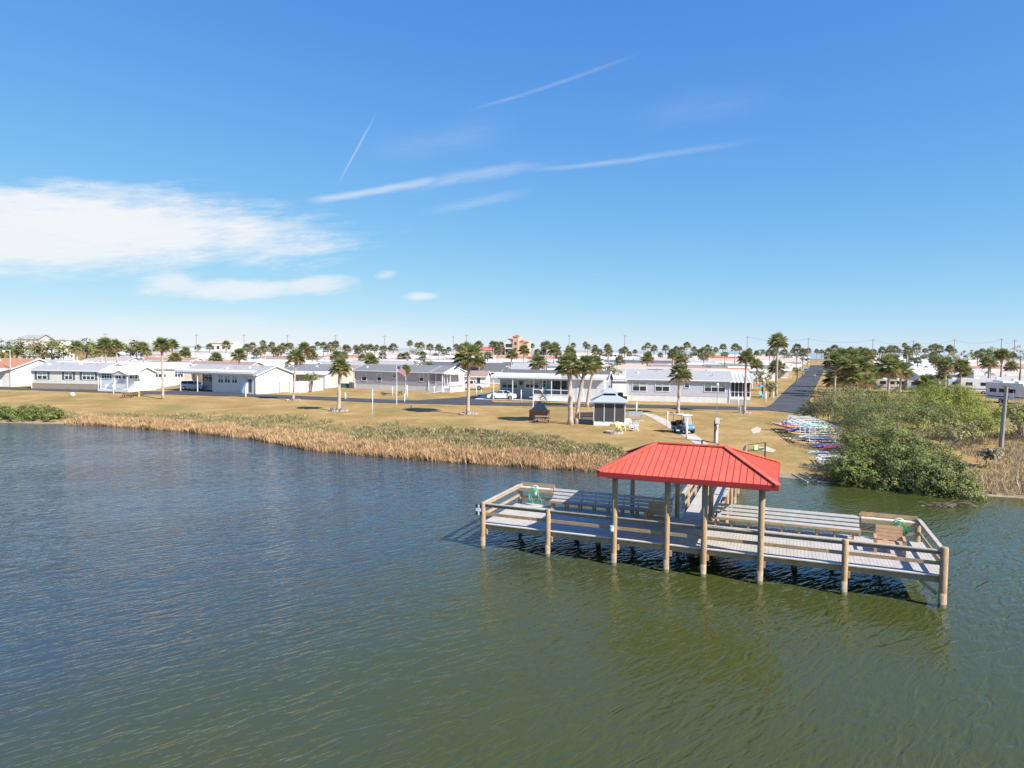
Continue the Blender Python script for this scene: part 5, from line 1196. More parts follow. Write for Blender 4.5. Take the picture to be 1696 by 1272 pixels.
# ------------------------------------------------------------------ kayak rack
WP = mat('white_pipe', (.78,.78,.78), .4, .03, 3)
def rack(label, foot, ang, W, L, nb, hs, top):
    t = thing('kayak_rack', label, 'kayak rack', foot, ang, 'white pipe kayak racks'); r = .045
    for k in range(nb):
        y = L*k/(nb-1)
        for x in (0, W):
            m = MB(); m.tube([(x,y,-.2),(x,y,top)], r, 6); m.build('upright', WP, t)
        for z in hs:
            m = MB(); m.tube([(-.35,y,z),(W+.2,y,z)], r, 6); m.build('arm', WP, t)
    for x in (0, W):
        for z in (top, top-.28, .25):
            m = MB(); m.tube([(x,0,z),(x,L,z)], r, 6); m.build('long_rail', WP, t)
    for k in range(nb):
        m = MB(); y = L*k/(nb-1); m.tube([(0,y,top),(W,y,top)], r*.9, 6); m.build('cross_rail', WP, t)
RA = R(-19); rf = G(1348, 737); rdir = Vector((math.sin(-RA), math.cos(RA), 0)); rx = Vector((math.cos(RA), math.sin(RA), 0))
rf0 = Vector((27.2, 62.6, height(27.2, 62.6)))
ra = atz(1349, 737, 1.0); rb = atz(1304, 712, 1.1)
rdir = (rb-ra); RL = rdir.length; rdir.normalize(); RA = math.atan2(-rdir.x, rdir.y); rx = Vector((math.cos(RA), math.sin(RA), 0)); ra.z = height(ra.x, ra.y)
rack('large white pipe kayak rack on the grass left of the thicket', ra, RA, 2.3, RL, 7, (.3, .75, 1.2), 1.75)
rc = atz(1363, 762, .9); rc.z = height(rc.x, rc.y)
rack('low white pipe kayak rack in front of the large one', rc, RA, 2.0, 1.6, 3, (.3,), .55)
def kayak(label, px, py, col, Y, L=3.2, w=.84, h=.46, name='kayak', flip=False, canoe=False, col2=None):
    tip = atY(px, py, Y); col = [x*.8+.09 for x in col]; m_ = mat('hull_'+name, col, .35, .08, 1.5)
    t = thing(name, label, name, tip, RA+random.uniform(-.04, .04), 'kayaks on the racks')
    m = MB(); n = 16; k = 10; rings = []
    for i in range(n+1):
        s = i/n; q = max(.02, math.sin(math.pi*min(.985, max(.015, s)))**.62); rk = (abs(s-.5)*2)**3*.16; ring = []
        for j in range(k+1):
            a = math.pi*j/k; y = -math.cos(a)*w/2*q; z = -math.sin(a)*h*.62*q
            ring.append((s*L, y, (z+rk)*(-1 if flip else 1)))
        top = [] if canoe else [(s*L, w/2*q*.55, (rk+.1*q)*(-1 if flip else 1)), (s*L, -w/2*q*.55, (rk+.1*q)*(-1 if flip else 1))]
        ring += top; rings.append([len(m.v)+x for x in range(len(ring))]); m.v += ring
    kk = len(rings[0])
    for a, b in zip(rings, rings[1:]):
        for j in range(kk if not canoe else kk-1): m.f.append((a[j], a[(j+1) % kk], b[(j+1) % kk], b[j])); m.m.append(0)
    m.f.append(tuple(rings[0])); m.m.append(0); m.f.append(tuple(rings[-1])); m.m.append(0)
    m.build('hull', m_, t, True)
    if not flip:
        m = MB(); pts = [(L*.5+L*.16*math.cos(a), w*.26*math.sin(a), .135) for a in [x*6.283/14 for x in range(14)]]
        m.tube(pts+[pts[0]], .03, 5); m.build('cockpit_rim', BLK, t); m = MB(); m.box(L*.42,L*.6,-.17,.17,.06,.12); m.bar((L*.6,0,.1),(L*.64,0,.36), .34,.05, up=(1,0,0)); m.build('seat', DARKW, t)
    else:
        m = MB(); m.bar((L*.04,0,.2),(L*.96,0,.2), .03,.03); m.build('keel', m_, t)
KY = [('pale blue kayak on top of the far end of the rack',1290,699,(.4,.55,.68),73.5,3.6,1),('pink kayak sticking out of the far end of the rack',1278,702,(.7,.25,.3),73,3.3,0),('orange kayak under the pink one',1290,705.5,(.68,.25,.05),72,3.1,0),('purple kayak in the middle of the rack',1293,712,(.3,.1,.32),71,3.2,0),('blue kayak beside the purple one',1306,711,(.06,.22,.55),69.5,3.2,0),('mint green kayak high in the middle of the rack',1321,705,(.2,.6,.35),69,3.0,1),('yellow orange kayak at the bottom of the far end',1284,715,(.72,.4,.05),71.5,3.1,0),('mustard kayak below the blue one',1305,717.5,(.6,.36,.07),68.5,3.2,0),('pale yellow kayak near the right side of the rack',1352,718,(.75,.52,.16),66.5,2.6,1),
 ('orange brown kayak low on the near left side',1296,727,(.62,.32,.07),66.5,3.1,0),('mustard yellow kayak lowest on the near left side',1308,731.5,(.66,.4,.08),65,3.1,0),('red tipped kayak in the pile right of the low rack',1361,741,(.55,.03,.07),60.5,2.5,1),('lilac kayak upside down behind the red one',1342,739,(.42,.24,.42),62,3.0,1),('blue grey kayak on the low rack',1369,749,(.18,.28,.38),59.5,2.6,1),('white kayak upside down in front of the racks',1331,750,(.6,.6,.54),59.5,2.4,1)]
for lb, px, py, c, Y, L, fl in KY: kayak(lb, px, py, c, Y, L, flip=bool(fl))
kayak('long white canoe upside down on the near end of the rack', 1308, 724, (.66,.63,.55), 65.5, 4.3, .95, .5, 'canoe', True)

# ------------------------------------------------------------------ vehicles
TYRE, RIM = BLK, mat('alloy', (.45,.45,.46), .3, .05, 5, metal=.7)
CG = glass('car_glass', (.02,.025,.03), .03)
HL = mat('lamp_lens', (.7,.72,.75), .15, .03, 5); TL = mat('tail_lens', (.35,.02,.02), .2, .05, 5)
def vehicle(label, cat, name, loc, rz, col, kind, group='cars by the homes'):
    t = thing(name, label, cat, loc, rz, group); pm, nt, b = newmat('car_paint'); b.inputs['Base Color'].default_value = c4(col); b.inputs['Roughness'].default_value = .25; b.inputs['Coat Weight'].default_value = .6
    S = dict(sedan=([(-2.35,.35),(-2.4,.72),(-2.32,.93),(-1.75,1.0),(1.15,.98),(1.9,.86),(2.32,.7),(2.38,.42),(2.3,.25),(-2.25,.25)], [(-1.85,.99),(-.95,1.42),(.1,1.46),(.5,1.4),(1.25,.97)], (1.42,-1.4), .33),
             suv=([(-2.3,.4),(-2.36,.8),(-2.3,1.05),(-1.9,1.1),(1.1,1.08),(1.95,1.0),(2.3,.85),(2.35,.45),(2.25,.3),(-2.2,.3)], [(-2.28,1.08),(-1.95,1.62),(-.2,1.72),(.35,1.64),(1.15,1.07)], (1.4,-1.38), .37),
             pickup=([(-2.85,.55),(-2.9,1.0),(-2.86,1.18),(-.75,1.18),(1.3,1.16),(2.3,1.1),(2.72,.98),(2.78,.6),(2.65,.45),(-2.75,.45)], [(-.78,1.16),(-.6,1.8),(.5,1.86),(.75,1.8),(1.4,1.15)], (1.75,-1.75), .42))[kind]
    low, cab, ax, wr = S; hw = .92 if kind != 'pickup' else .98; m = MB()
    def wd(x): return hw*(1-.09*max(0, (abs(x)-1.5)))
    n = len(low)
    for i in range(n):
        (a, za), (c, zc) = low[i], low[(i+1) % n]; m.face([(a,-wd(a),za),(c,-wd(c),zc),(c,wd(c),zc),(a,wd(a),za)])
    for s in (-1, 1): m.face([(x, s*wd(x), z) for x, z in low])
    zb = cab[0][1]
    def cw(z): return hw-.04-(z-zb)*.36
    for (a, za), (c, zc) in zip(cab, cab[1:]): m.face([(a,-cw(za),za),(c,-cw(zc),zc),(c,cw(zc),zc),(a,cw(za),za)])
    for s in (-1, 1): m.face([(x, s*cw(z), z) for x, z in cab])
    body = m.build('body', pm, t)
    cx = sum(x for x, z in cab)/len(cab); cz = (min(z for x, z in cab)+max(z for x, z in cab))/2
    for s in (-1, 1):
        for u0, u1 in ((.0, .48), (.53, 1.0)):
            q = []
            x0 = cab[0][0]+.18; x1 = cab[-1][0]-.2; ztop = max(z for x, z in cab)-.09
            def tx(u, top): 
                lo = x0+(x1-x0)*u; hi = (cab[1][0]+.12)+((cab[-2][0]-.02)-(cab[1][0]+.12))*u; return hi if top else lo
            pts = [(tx(u0,0), zb+.05), (tx(u1,0), zb+.05), (tx(u1,1), ztop), (tx(u0,1), ztop)]
            g = MB(); g.face([(x, s*(cw(z)+.012), z) for x, z in pts]); g.build('window', CG, t)
    for i, nm in ((0, 'rear_window'), (len(cab)-2, 'windscreen')):
        (a, za), (c, zc) = cab[i], cab[i+1]; g = MB(); nx, nz = (zc-za), -(c-a); l = math.hypot(nx, nz); nx, nz = -nx/l*.012, -nz/l*.012
        if nz < 0: nx, nz = -nx, -nz
        f = lambda s_, u: (a+(c-a)*u+nx, s_*(cw(za+(zc-za)*u)-.09), za+(zc-za)*u+nz)
        g.face([f(-1,.08), f(1,.08), f(1,.92), f(-1,.92)]); g.build(nm, CG, t)
    for x in ax:
        for s in (-1, 1):
            g = MB(); g.tube([(x, s*(hw-.2), wr), (x, s*(hw+.015), wr)], wr, 16); w = g.build('wheel', TYRE, t); g = MB(); g.tube([(x, s*(hw+.016), wr), (x, s*(hw+.03), wr)], wr*.62, 12); g.build('rim', RIM, w)
    xf, xr = low[6][0], low[1][0]
    for s in (-1, 1):
        g = MB(); g.box(xf-.12, xf+.03, s*.62-.16, s*.62+.16, low[6][1]-.12, low[6][1]+.02); g.build('headlight', HL, t); g = MB(); g.box(xr-.02, xr+.1, s*.66-.14, s*.66+.14, low[1][1]+.0, low[1][1]+.18); g.build('tail_light', TL, t)
    if kind == 'pickup':
        g = MB(); g.box(-2.75,-.9,-.8,.8,1.175,1.195); g.build('bed_liner', BLK, t)
    return t
WHT, SLV = (.75,.76,.78), (.45,.52,.6)
vehicle('white sedan parked under the long white awning', 'car', 'parked_car', G(832, 661.5)+Vector((0,-.35,.07)), R(172), WHT, 'sedan')
vehicle('light blue silver SUV under the white carport roof', 'car', 'parked_car', G(318, 646)+Vector((0,.6,0)), R(-10), SLV, 'suv')
vehicle('dark car deep in the carport behind the SUV', 'car', 'parked_car', G(345, 646.5)+Vector((0,2.4,0)), R(-6), (.03,.035,.045), 'sedan')
vehicle('white pickup truck on the paved drive by the brown shed', 'truck', 'pickup_truck', G(781, 645)+Vector((0,-1.2,.06)), R(172), WHT, 'pickup')
vehicle('silver SUV parked far along the left side of the straight street', 'car', 'parked_car', atz(1339, 617, 1.5)+Vector((-1,0,0)), R(65), (.4,.42,.46), 'suv', 'cars along the street')
vehicle('white van like car parked right of the straight street', 'car', 'parked_car', atz(1374, 621, 1.5)+Vector((1,0,0)), R(65), WHT, 'suv', 'cars along the street')
for i, (px, c, w) in enumerate(((1343,(.05,.05,.06),'leftmost'),(1352,(.03,.03,.035),'second from left'),(1360,(.08,.1,.14),'third from left'),(1368,(.04,.04,.05),'rightmost'))):
    q = atY(px, 600, 463); q.z = height(q.x, q.y)
    vehicle('dark car in line behind the far street wall, '+w, 'car', 'parked_car', q, R(-9), c, 'suv', 'dark cars behind the far wall')
def trailer(label, px, py, Y, L, rz, hgt=3.2, col=(.7,.7,.69), front=True, group='camper trailers on the right'):
    a = atY(px, py, Y); a.z = height(a.x, a.y); t = thing('camper_trailer', label, 'camper', a, rz, group); pm = mat('camper_skin', col, .35, .04, 1)
    m = MB(); m.prism([(0,.6),(L-.9,.6),(L,1.3),(L+.1,2.2),(L-.5,hgt),(.1,hgt),(0,hgt-.15)], 0, 2.4); m.build('body', pm, t)
    m = MB(); m.prism([(.05,.95),(L-.3,.95),(L-.1,1.15),(.05,1.15)], -.012, -.002); m.prism([(L*.35,1.9),(L*.6,2.5),(L*.7,2.5),(L*.45,1.9)], -.012, -.002); m.build('stripe', mat('camper_stripe', (.1,.1,.12), .5, .1, 3), t)
    for k in range(3):
        x = .8+k*(L-2)/3; m = MB(); m.box(x, x+1.2, -.03, -.013, 1.75, 2.4); w = m.build('window', CG, t)
    m = MB(); m.box(L*.62, L*.62+.65, -.025, -.013, .75, 2.55); d = m.build('door', TRIM, t); m = MB(); m.box(L*.62+.1, L*.62+.5, -.03, -.0255, 1.7, 2.3); m.build('pane', CG, d)
    m = MB(); m.prism([(L+.06,1.6),(L+.12,2.2),(L-.2,2.75),(L-.28,2.7)], .5, 1.9); m.build('front_window', CG, t)
    for x in (L*.4, L*.4+.85):
        m = MB(); m.tube([(x,-.02,.36),(x,.2,.36)], .36, 14); w = m.build('wheel', TYRE, t); m = MB(); m.tube([(x,-.035,.36),(x,-.021,.36)], .2, 10); m.build('rim', RIM, w)
    for x in (L*.3, L*.7):
        m = MB(); m.box(x-.4, x+.4, .8, 1.6, hgt+.002, hgt+.3); m.build('roof_unit', TRIM, t)
trailer('white camper with dark slanted stripe behind the sea grape', 1592, 645, 140, 10, R(-14))
trailer('white camper with rounded cap facing the pole', 1632, 652, 118, 7, R(-75), 3.4)
trailer('white camper at the right edge behind the bare bush', 1655, 648, 132, 11, R(-8), 3.1)
trailer('long pale camper in the second row at right', 1612, 634, 158, 11, R(-10), 3.3, (.62,.62,.64))
trailer('blue white camper between palm twins and low palm', 1570, 650, 142, 5, R(-10), 2.9, (.5,.55,.64))
trailer('grey camper half hidden behind the low round palm', 1502, 648, 140, 6, R(-10), 2.7, (.42,.42,.42))
trailer('tan grey trailer under the large cluster palm', 1450, 647, 142, 7, R(-8), 2.7, (.45,.4,.36))

# ------------------------------------------------------------------ people, bicycle, golf cart
SKIN = mat('skin', (.5,.3,.21), .5, .05, 6)
def skin_mesh(name, pts, edges, rad, m_, parent=None, root=0):
    me = bpy.data.meshes.new(name); me.from_pydata([Vector(p) for p in pts], edges, []); me.materials.append(m_)
    o = bpy.data.objects.new(name, me); COL.objects.link(o)
    if parent: o.parent = parent
    sk = o.modifiers.new('Skin', 'SKIN'); me.skin_vertices[0].data[root].use_root = True
    for i, r in enumerate(rad): me.skin_vertices[0].data[i].radius = (r, r)
    su = o.modifiers.new('Subdiv', 'SUBSURF'); su.levels = 1; su.render_levels = 1
    return o
def person(label, loc, rz, J, shirt, pants, hat, group=None):
    "J: hips, chest, neck, head, then per side shoulder, elbow, wrist, hand, hip, knee, ankle, toe"
    P = [J['pelvis'], J['chest'], J['neck'], J['head'], J['crown']]; E = [(0,1),(1,2),(2,3),(3,4)]; Rr = [.14,.15,.06,.1,.075]
    for s in (0, 1):
        b = len(P); P += [J['shoulder'][s], J['elbow'][s], J['wrist'][s], J['hand'][s]]; E += [(1,b),(b,b+1),(b+1,b+2),(b+2,b+3)]; Rr += [.065,.047,.032,.035]
        b = len(P); P += [J['hip'][s], J['knee'][s], J['ankle'][s], J['toe'][s]]; E += [(0,b),(b,b+1),(b+1,b+2),(b+2,b+3)]; Rr += [.09,.062,.043,.035]
    o = skin_mesh('person', P, E, Rr, SKIN); o.location = loc; o.rotation_euler = (0,0,rz); tag(o, label, 'person', group)
    e = lambda a, b, t: Vector(a)+(Vector(b)-Vector(a))*t
    q = [J['pelvis'], J['chest'], e(J['chest'], J['neck'], .75)]; ed = [(0,1),(1,2)]; rr = [.165,.18,.08]
    for s in (0, 1): b = len(q); q += [J['shoulder'][s], e(J['shoulder'][s], J['elbow'][s], .8)]; ed += [(1,b),(b,b+1)]; rr += [.085,.07]
    skin_mesh('shirt', q, ed, rr, shirt, o)
    q = [e(J['pelvis'], J['chest'], .12)]; ed = []; rr = [.17]
    for s in (0, 1): b = len(q); q += [J['hip'][s], e(J['hip'][s], J['knee'][s], .9)]; ed += [(0,b),(b,b+1)]; rr += [.115,.09]
    skin_mesh('shorts', q, ed, rr, pants, o)
    h = Vector(J['crown']); m = MB(); m.blob((h.x, h.y, h.z+.01), (.115,.11,.09)); m.bar((h.x+.06, h.y, h.z-.01), (h.x+.2, h.y, h.z-.03), .16, .02); m.build('cap', hat, o, True)
    for s in (0, 1):
        m = MB(); a, b = Vector(J['ankle'][s]), Vector(J['toe'][s]); m.bar(a+Vector((-.06,0,-.05)), b+Vector((.06,0,-.01)), .1, .08); m.build('shoe', DARKW, o)
DK = mat('dark_cloth', (.1,.05,.06), .8, .1, 4); LT = mat('light_cloth', (.62,.6,.58), .8, .08, 4); BL = mat('grey_cloth', (.2,.22,.28), .8, .1, 4)
def bicycle(label, loc, rz, col, group='bicycles'):
    t = thing('bicycle', label, 'bicycle', loc, rz, group); fm = mat('bike_paint', col, .35, .05, 4)
    for x in (-.53, .53):
        m = MB(); m.tube([(x+.34*math.cos(a), 0, .35+.34*math.sin(a)) for a in [k*6.2832/20 for k in range(21)]], .032, 6); w = m.build('wheel', BLK, t)
        m = MB()
        for k in range(8):
            a = k*6.283/8; m.tube([(x,0,.35),(x+.32*math.cos(a),0,.35+.32*math.sin(a))], .005, 4)
        m.build('spokes', STEEL, w)
    m = MB()
    for a, b in (((-.53,0,.35),(-.1,0,.35)),((-.1,0,.35),(-.22,0,.85)),((-.22,0,.82),(.32,0,.88)),((-.1,0,.35),(.36,0,.78)),((.53,0,.35),(.34,0,.95)),((-.53,0,.35),(-.22,0,.8))): m.tube([a,b], .022, 6)
    m.build('frame', fm, t); m = MB(); m.bar((-.38,0,.93),(-.1,0,.95), .16,.06); m.build('saddle', BLK, t)
    m = MB(); m.tube([(.34,0,.95),(.33,0,1.05)], .018, 6); m.tube([(.2,-.3,1.08),(.33,-.2,1.06),(.33,.2,1.06),(.2,.3,1.08)], .016, 6); m.build('handlebar', STEEL, t)
RJ = dict(pelvis=(-.22,0,1.05), chest=(-.08,0,1.42), neck=(0,0,1.58), head=(.04,0,1.7), crown=(.05,0,1.79), shoulder=((-.03,-.19,1.5),(-.03,.19,1.5)), elbow=((.12,-.25,1.27),(.12,.25,1.27)), wrist=((.24,-.28,1.12),(.24,.28,1.12)), hand=((.28,-.27,1.1),(.28,.27,1.1)), hip=((-.2,-.1,1.0),(-.2,.1,1.0)), knee=((.18,-.12,.78),(.12,.12,.66)), ankle=((.02,-.12,.42),(-.12,.12,.25)), toe=((.2,-.12,.4),(.06,.12,.2)))
b = G(896.5, 667); b.z += .06
bicycle('pale bicycle ridden along the front road by the awning home', b, R(172), (.6,.6,.6))
person('cyclist in dark top and white cap riding past the awning home', b, R(172), RJ, DK, BL, W_, 'people')
b = atz(1349, 629, 1.5); b.z = height(b.x, b.y)+.06
bicycle('dark bicycle in the middle of the straight street', b, R(-115), (.1,.1,.12))
person('distant cyclist in light top in the middle of the straight street', b, R(-115), RJ, LT, DK, DK, 'people')
def golf_cart():
    b = G(1134, 719); rz = R(-62); t = thing('golf_cart', 'blue golf cart with cream roof coming down the footpath', 'golf cart', b+Vector((0,.7,.03)), rz); CB = mat('cart_blue', (.13,.25,.34), .3, .06, 2)
    m = MB(); m.prism([(1.15,.35),(1.2,.62),(.95,.85),(.6,.92),(.5,.4),(-.35,.38),(-.4,.7),(-1.15,.72),(-1.2,.35)], -.58, .58); m.build('body', CB, t)
    m = MB(); m.prism([(-1.05,1.86),(-.95,1.93),(.55,1.93),(.72,1.86),(.7,1.82),(-1.05,1.82)], -.62, .62); m.build('roof', mat('cart_roof', (.68,.64,.55), .5, .04, 2), t)
    for x0, x1 in ((.85,.62),(-.95,-.9)):
        for s in (-.55,.55):
            m = MB(); m.tube([(x0,s,.8),(x1,s,1.83)], .022, 6); m.build('roof_post', BLK, t)
    wm, nt, bb = newmat('cart_windscreen'); bb.inputs['Base Color'].default_value = (.5,.55,.58,1); bb.inputs['Alpha'].default_value = .3; bb.inputs['Roughness'].default_value = .05
    m = MB(); m.face([(.84,-.52,.92),(.84,.52,.92),(.64,.52,1.78),(.64,-.52,1.78)]); m.build('windscreen', wm, t)
    m = MB(); m.box(-.4,.12,-.54,.54,.72,.84); m.build('seat', DARKW, t); m = MB(); m.bar((-.42,0,.86),(-.55,0,1.3), 1.08,.08, up=(1,0,0)); m.build('backrest', DARKW, t)
    m = MB(); m.tube([(.6,.25,.9),(.38,.25,1.12)], .02, 6); m.tube([(.38+.06*math.sin(a), .25+.17*math.cos(a), 1.12+.15*math.sin(a)) for a in [k*6.283/12 for k in range(13)]], .015, 5); m.build('steering_wheel', BLK, t)
    for x in (.8,-.8):
        for s in (-1,1):
            m = MB(); m.tube([(x,s*.45,.26),(x,s*.63,.26)], .26, 14); w = m.build('wheel', BLK, t); m = MB(); m.tube([(x,s*.631,.26),(x,s*.645,.26)], .14, 10); m.build('rim', RIM, w)
    for s in (-1,1):
        m = MB(); m.blob((1.1,s*.36,.66), (.08,.1,.07), 0, 8, 6); m.build('headlight', HL, t)
    m = MB(); m.box(1.19,1.24,-.5,.5,.36,.5); m.build('bumper', BLK, t); m = MB(); m.box(-1.35,-1.0,-.5,.5,.73,1.1); m.build('bag_well', BLK, t)
    J = dict(pelvis=(-.2,.25,.95), chest=(-.22,.25,1.3), neck=(-.2,.25,1.48), head=(-.17,.25,1.6), crown=(-.16,.25,1.68), shoulder=((-.2,.07,1.38),(-.2,.43,1.38)), elbow=((-.02,.05,1.16),(-.02,.46,1.16)), wrist=((.22,.1,1.12),(.22,.4,1.12)), hand=((.32,.13,1.13),(.32,.37,1.13)), hip=((-.15,.16,.92),(-.15,.34,.92)), knee=((.27,.15,.9),(.27,.35,.9)), ankle=((.38,.15,.5),(.38,.35,.5)), toe=((.55,.15,.47),(.55,.35,.47)))
    person('driver in pale shirt sitting in the blue golf cart', b+Vector((0,.7,.03)), rz, J, LT, BL, W_, 'people')
golf_cart()

# ------------------------------------------------------------------ poles and wires
PG = mat('pole_grey', (.3,.27,.24), .9, .15, 2, stretch=(4,4,.5))
p0 = G(1657, 746); ptop = atY(1667, 640, p0.y+.1)
t = thing('utility_pole', 'leaning grey weathered pole in the right hand thicket', 'utility pole', p0); q = ptop-p0
m = MB(); m.tube([(0,0,-.4), q*.5, q], [.2,.17,.14], 10); m.build('shaft', PG, t); m = MB(); m.bar(q+Vector((-.4,0,.02)), q+Vector((.4,0,.02)), .1, .1); m.build('cross_arm', DARKW, t)
POLES = [(174,551,300),(325,553,330),(404,553,340),(476,554,340),(556,554,340),(637,555,340),(751,556,350),(773,553,330),(857,553,330),(943,554,330),(1035,554,330),(1238,556,330),(1339,559,330),(1446,561,330),(1513,563,330),(1581,561,330),(1659,560,300),(1681,562,300)]
pm_ = None; tops = []
for i, (px, py, Y) in enumerate(POLES):
    a = atY(px, py, Y); gz = height(a.x, a.y); h = a.z-gz
    t = thing('utility_pole', 'thin dark power pole rising above the palms on the horizon', 'utility pole', (a.x, a.y, gz), 0, 'power poles along the horizon')
    m = MB(); m.tube([(0,0,-.3),(0,0,h)], [.22,.15], 6); m.build('shaft', PG, t); m = MB(); m.bar((-.9,0,h-.7),(.9,0,h-.7), .12,.14); m.build('cross_arm', DARKW, t); tops.append(Vector((a.x, a.y, a.z-.6)))
for i in range(11, 17):
    a, b = tops[i], tops[i+1]
    m = MB(); m.tube([a*(1-k/12)+b*(k/12)-Vector((0,0,1.6*4*(k/12)*(1-k/12)))-a for k in range(13)], .03, 4); o = m.build('power_line', BLK); o.location = a
    tag(o, 'thin sagging power line between the %s poles on the right horizon' % ['first and second','second and third','third and fourth','fourth and fifth','fifth and sixth','last two tall'][i-11], 'power line', 'power lines on the right')

# ------------------------------------------------------------------ sky, sun, camera
SUN_AZ, SUN_EL = R(127), R(40)      # azimuth clockwise from the view direction (+Y)
w = bpy.data.worlds.new('World'); scn.world = w; w.use_nodes = True; nt = w.node_tree; L = nt.links; bg = nt.nodes['Background']
sky = N(nt, 'ShaderNodeTexSky', sky_type='NISHITA', sun_disc=False, sun_elevation=SUN_EL, sun_rotation=SUN_AZ, altitude=0, air_density=SKY_AIR, dust_density=SKY_DUST, ozone_density=SKY_OZ)
tc = N(nt, 'ShaderNodeTexCoord'); sp = N(nt, 'ShaderNodeSeparateXYZ'); L.new(tc.outputs['Generated'], sp.inputs[0])
def M(op, a, b=None, c=None):
    q = N(nt, 'ShaderNodeMath', operation=op)
    for i, t_ in enumerate((a, b, c)):
        if t_ is None: continue
        if isinstance(t_, (int, float)): q.inputs[i].default_value = float(t_)
        else: L.new(t_, q.inputs[i])
    return q.outputs[0]
AZ = M('ARCTAN2', sp.outputs[0], sp.outputs[1]); EL = M('ARCSINE', sp.outputs[2])
def ae(px, py):
    d = ray(px, py).normalized(); return math.atan2(d.x, d.y), math.asin(d.z)
cv = N(nt, 'ShaderNodeCombineXYZ'); L.new(AZ, cv.inputs[0]); L.new(EL, cv.inputs[1])
def noise_at(sx, sy, det=6, rough=.6, rot=0, off=0):
    mp = N(nt, 'ShaderNodeMapping'); mp.inputs['Rotation'].default_value = (0,0,rot); mp.inputs['Location'].default_value = (off, off*.7, 0); L.new(cv.outputs[0], mp.inputs[0])
    m2 = N(nt, 'ShaderNodeMapping'); m2.inputs['Scale'].default_value = (sx, sy, 1); L.new(mp.outputs[0], m2.inputs[0])
    q = N(nt, 'ShaderNodeTexNoise', i_Scale=1.0, i_Detail=float(det), i_Roughness=rough); L.new(m2.outputs[0], q.inputs['Vector']); return M('SUBTRACT', q.outputs[0], .5)
NA = noise_at(6, 22, 7, .6, -.1); NB = noise_at(14, 75, 8, .72, -.14, 3); NC = noise_at(3, 40, 6, .6, -.2, 5)
total = None
def add(x):
    global total
    total = x if total is None else M('MAXIMUM', total, x)
def smooth(x, a, b):
    q = N(nt, 'ShaderNodeMapRange', interpolation_type='SMOOTHSTEP', i_1=a, i_2=b, i_3=0.0, i_4=1.0); q.clamp = True; L.new(x, q.inputs[0]); return q.outputs[0]
def lens(px, py, hw, hh, rot, dens, n1, n2, soft, below=1.0):
    "cloud bank: a stretched ellipse with ragged edge"
    a, e = ae(px, py); x = M('SUBTRACT', AZ, a); y = M('SUBTRACT', EL, e); c, s = math.cos(rot), math.sin(rot)
    u = M('DIVIDE', M('ADD', M('MULTIPLY', x, c), M('MULTIPLY', y, s)), hw/FOC*.85); v = M('DIVIDE', M('SUBTRACT', M('MULTIPLY', y, c), M('MULTIPLY', x, s)), hh/FOC)
    r = M('SQRT', M('ADD', M('MULTIPLY', u, u), M('MULTIPLY', v, v)))
    k = M('ADD', M('ADD', M('SUBTRACT', 1.0, r), M('MULTIPLY', NA, n1)), M('MULTIPLY', NB, n2))
    add(M('MULTIPLY', smooth(k, 0.0, soft), dens))
def trail(p, q, wd, dens, rag=.6, endfade=.25):
    (a0, e0), (a1, e1) = ae(*p), ae(*q); dx, dy = a1-a0, e1-e0; l = math.hypot(dx, dy); dx /= l; dy /= l
    x = M('SUBTRACT', AZ, a0); y = M('SUBTRACT', EL, e0)
    s = M('DIVIDE', M('ADD', M('MULTIPLY', x, dx), M('MULTIPLY', y, dy)), l); n = M('SUBTRACT', M('MULTIPLY', y, dx), M('MULTIPLY', x, dy))
    n = M('ADD', n, M('MULTIPLY', NA, wd/FOC*rag)); k = M('SUBTRACT', 1.0, M('DIVIDE', M('ABSOLUTE', n), wd/FOC))
    k = M('MULTIPLY', smooth(k, 0.0, 1.0), M('MULTIPLY', smooth(s, 0.0, endfade), smooth(s, 1.0, 1-endfade)))
    if rag > .3: k = M('MULTIPLY', k, M('ADD', .75, M('MULTIPLY', NB, 1.6)))
    add(M('MULTIPLY', k, dens))
lens(140, 376, 500, 74, .045, .97, 1.0, 1.0, .75); lens(10, 396, 360, 58, .02, .95, .9, .9, .75); lens(420, 372, 190, 24, -.02, .6, 1.3, 1.0, .9); lens(180, 335, 330, 30, .02, .5, 1.6, 1.0, 1.0)
lens(400, 478, 205, 22, .03, .75, 1.6, 1.4, .7); lens(290, 470, 66, 26, .0, .7, 1.3, 1.2, .8); lens(505, 474, 105, 19, .12, .7, 1.3, 1.2, .8); lens(697, 490, 42, 10, .08, .7, 1.2, 1.0, .8); lens(640, 455, 26, 8, .2, .45, 1.5, 1.0, .9)
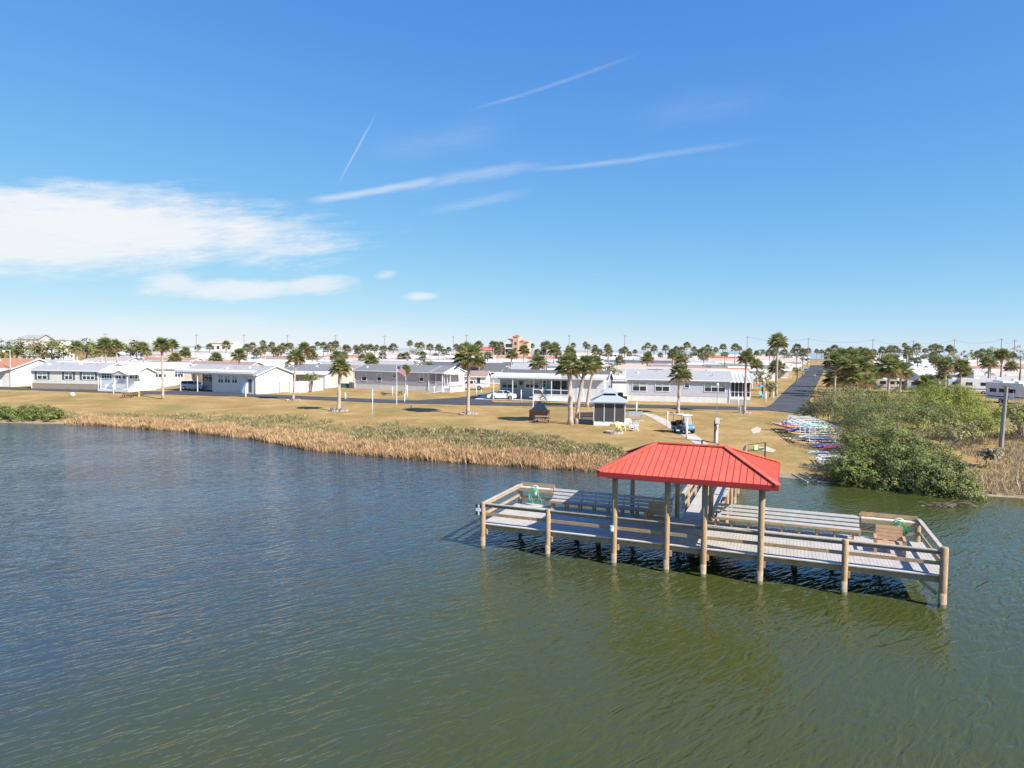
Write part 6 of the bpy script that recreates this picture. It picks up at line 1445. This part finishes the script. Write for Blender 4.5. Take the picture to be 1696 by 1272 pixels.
trail((500,336), (740,294), 9, .58, 2.0, .2); trail((640,314), (940,266), 13, .3, 2.8, .4); trail((780,290), (1300,222), 7, .26, 2.4, .45); trail((552,318), (627,180), 2.4, .3, .3, .4); trail((750,190), (1075,82), 4.5, .17, 1.0, .3); trail((680,356), (900,310), 11, .2, 1.2, .4); trail((570,256), (880,198), 34, .1, 1.8, .45); trail((1000,210), (1330,145), 34, .07, 1.8, .45); trail((385,448), (430,420), 5, .1, .8, .3)
lens(250, 545, 700, 26, .0, .28, 1.6, .8, 1.0)
# the camera's response to a bright clear sky: strong values roll off channel by channel
def vm(op, x, y):
    q = N(nt, 'ShaderNodeVectorMath', operation=op)
    for i, t_ in enumerate((x, y)):
        if isinstance(t_, tuple): q.inputs[i].default_value = t_
        else: L.new(t_, q.inputs[i])
    return q.outputs[0]
tint_out = vm('DIVIDE', vm('MULTIPLY', sky.outputs[0], tuple(x*SKY_GAIN for x in (.155,.31,1.07))), vm('ADD', (1,1,1), vm('MULTIPLY', sky.outputs[0], (.06,.245,1.03))))
mx = N(nt, 'ShaderNodeMixRGB'); mx.inputs[2].default_value = c4(CLOUD); L.new(total, mx.inputs[0]); L.new(tint_out, mx.inputs[1]); L.new(mx.outputs[0], bg.inputs[0]); bg.inputs[1].default_value = SKY_STR
sl = bpy.data.lights.new('sun', 'SUN'); sl.energy = SUN_STR; sl.angle = R(.5); sl.color = (1, .95, .87); so = bpy.data.objects.new('sun', sl); COL.objects.link(so)
sd = Vector((math.sin(SUN_AZ)*math.cos(SUN_EL), math.cos(SUN_AZ)*math.cos(SUN_EL), math.sin(SUN_EL))); so.rotation_euler = sd.to_track_quat('Z', 'Y').to_euler(); so.location = (40, -40, 60)
cd = bpy.data.cameras.new('camera'); co = bpy.data.objects.new('camera', cd); COL.objects.link(co); scn.camera = co
cd.sensor_fit = 'HORIZONTAL'; cd.sensor_width = 36; cd.lens = FOC/1696*36; cd.clip_start = .1; cd.clip_end = 100000
co.matrix_world = Matrix(((RT.x, UP.x, -F_.x, 0), (RT.y, UP.y, -F_.y, 0), (RT.z, UP.z, -F_.z, HC), (0, 0, 0, 1)))
scn.view_settings.view_transform = 'Standard'; scn.view_settings.look = 'None'; scn.view_settings.gamma = 1; scn.view_settings.exposure = EXPO
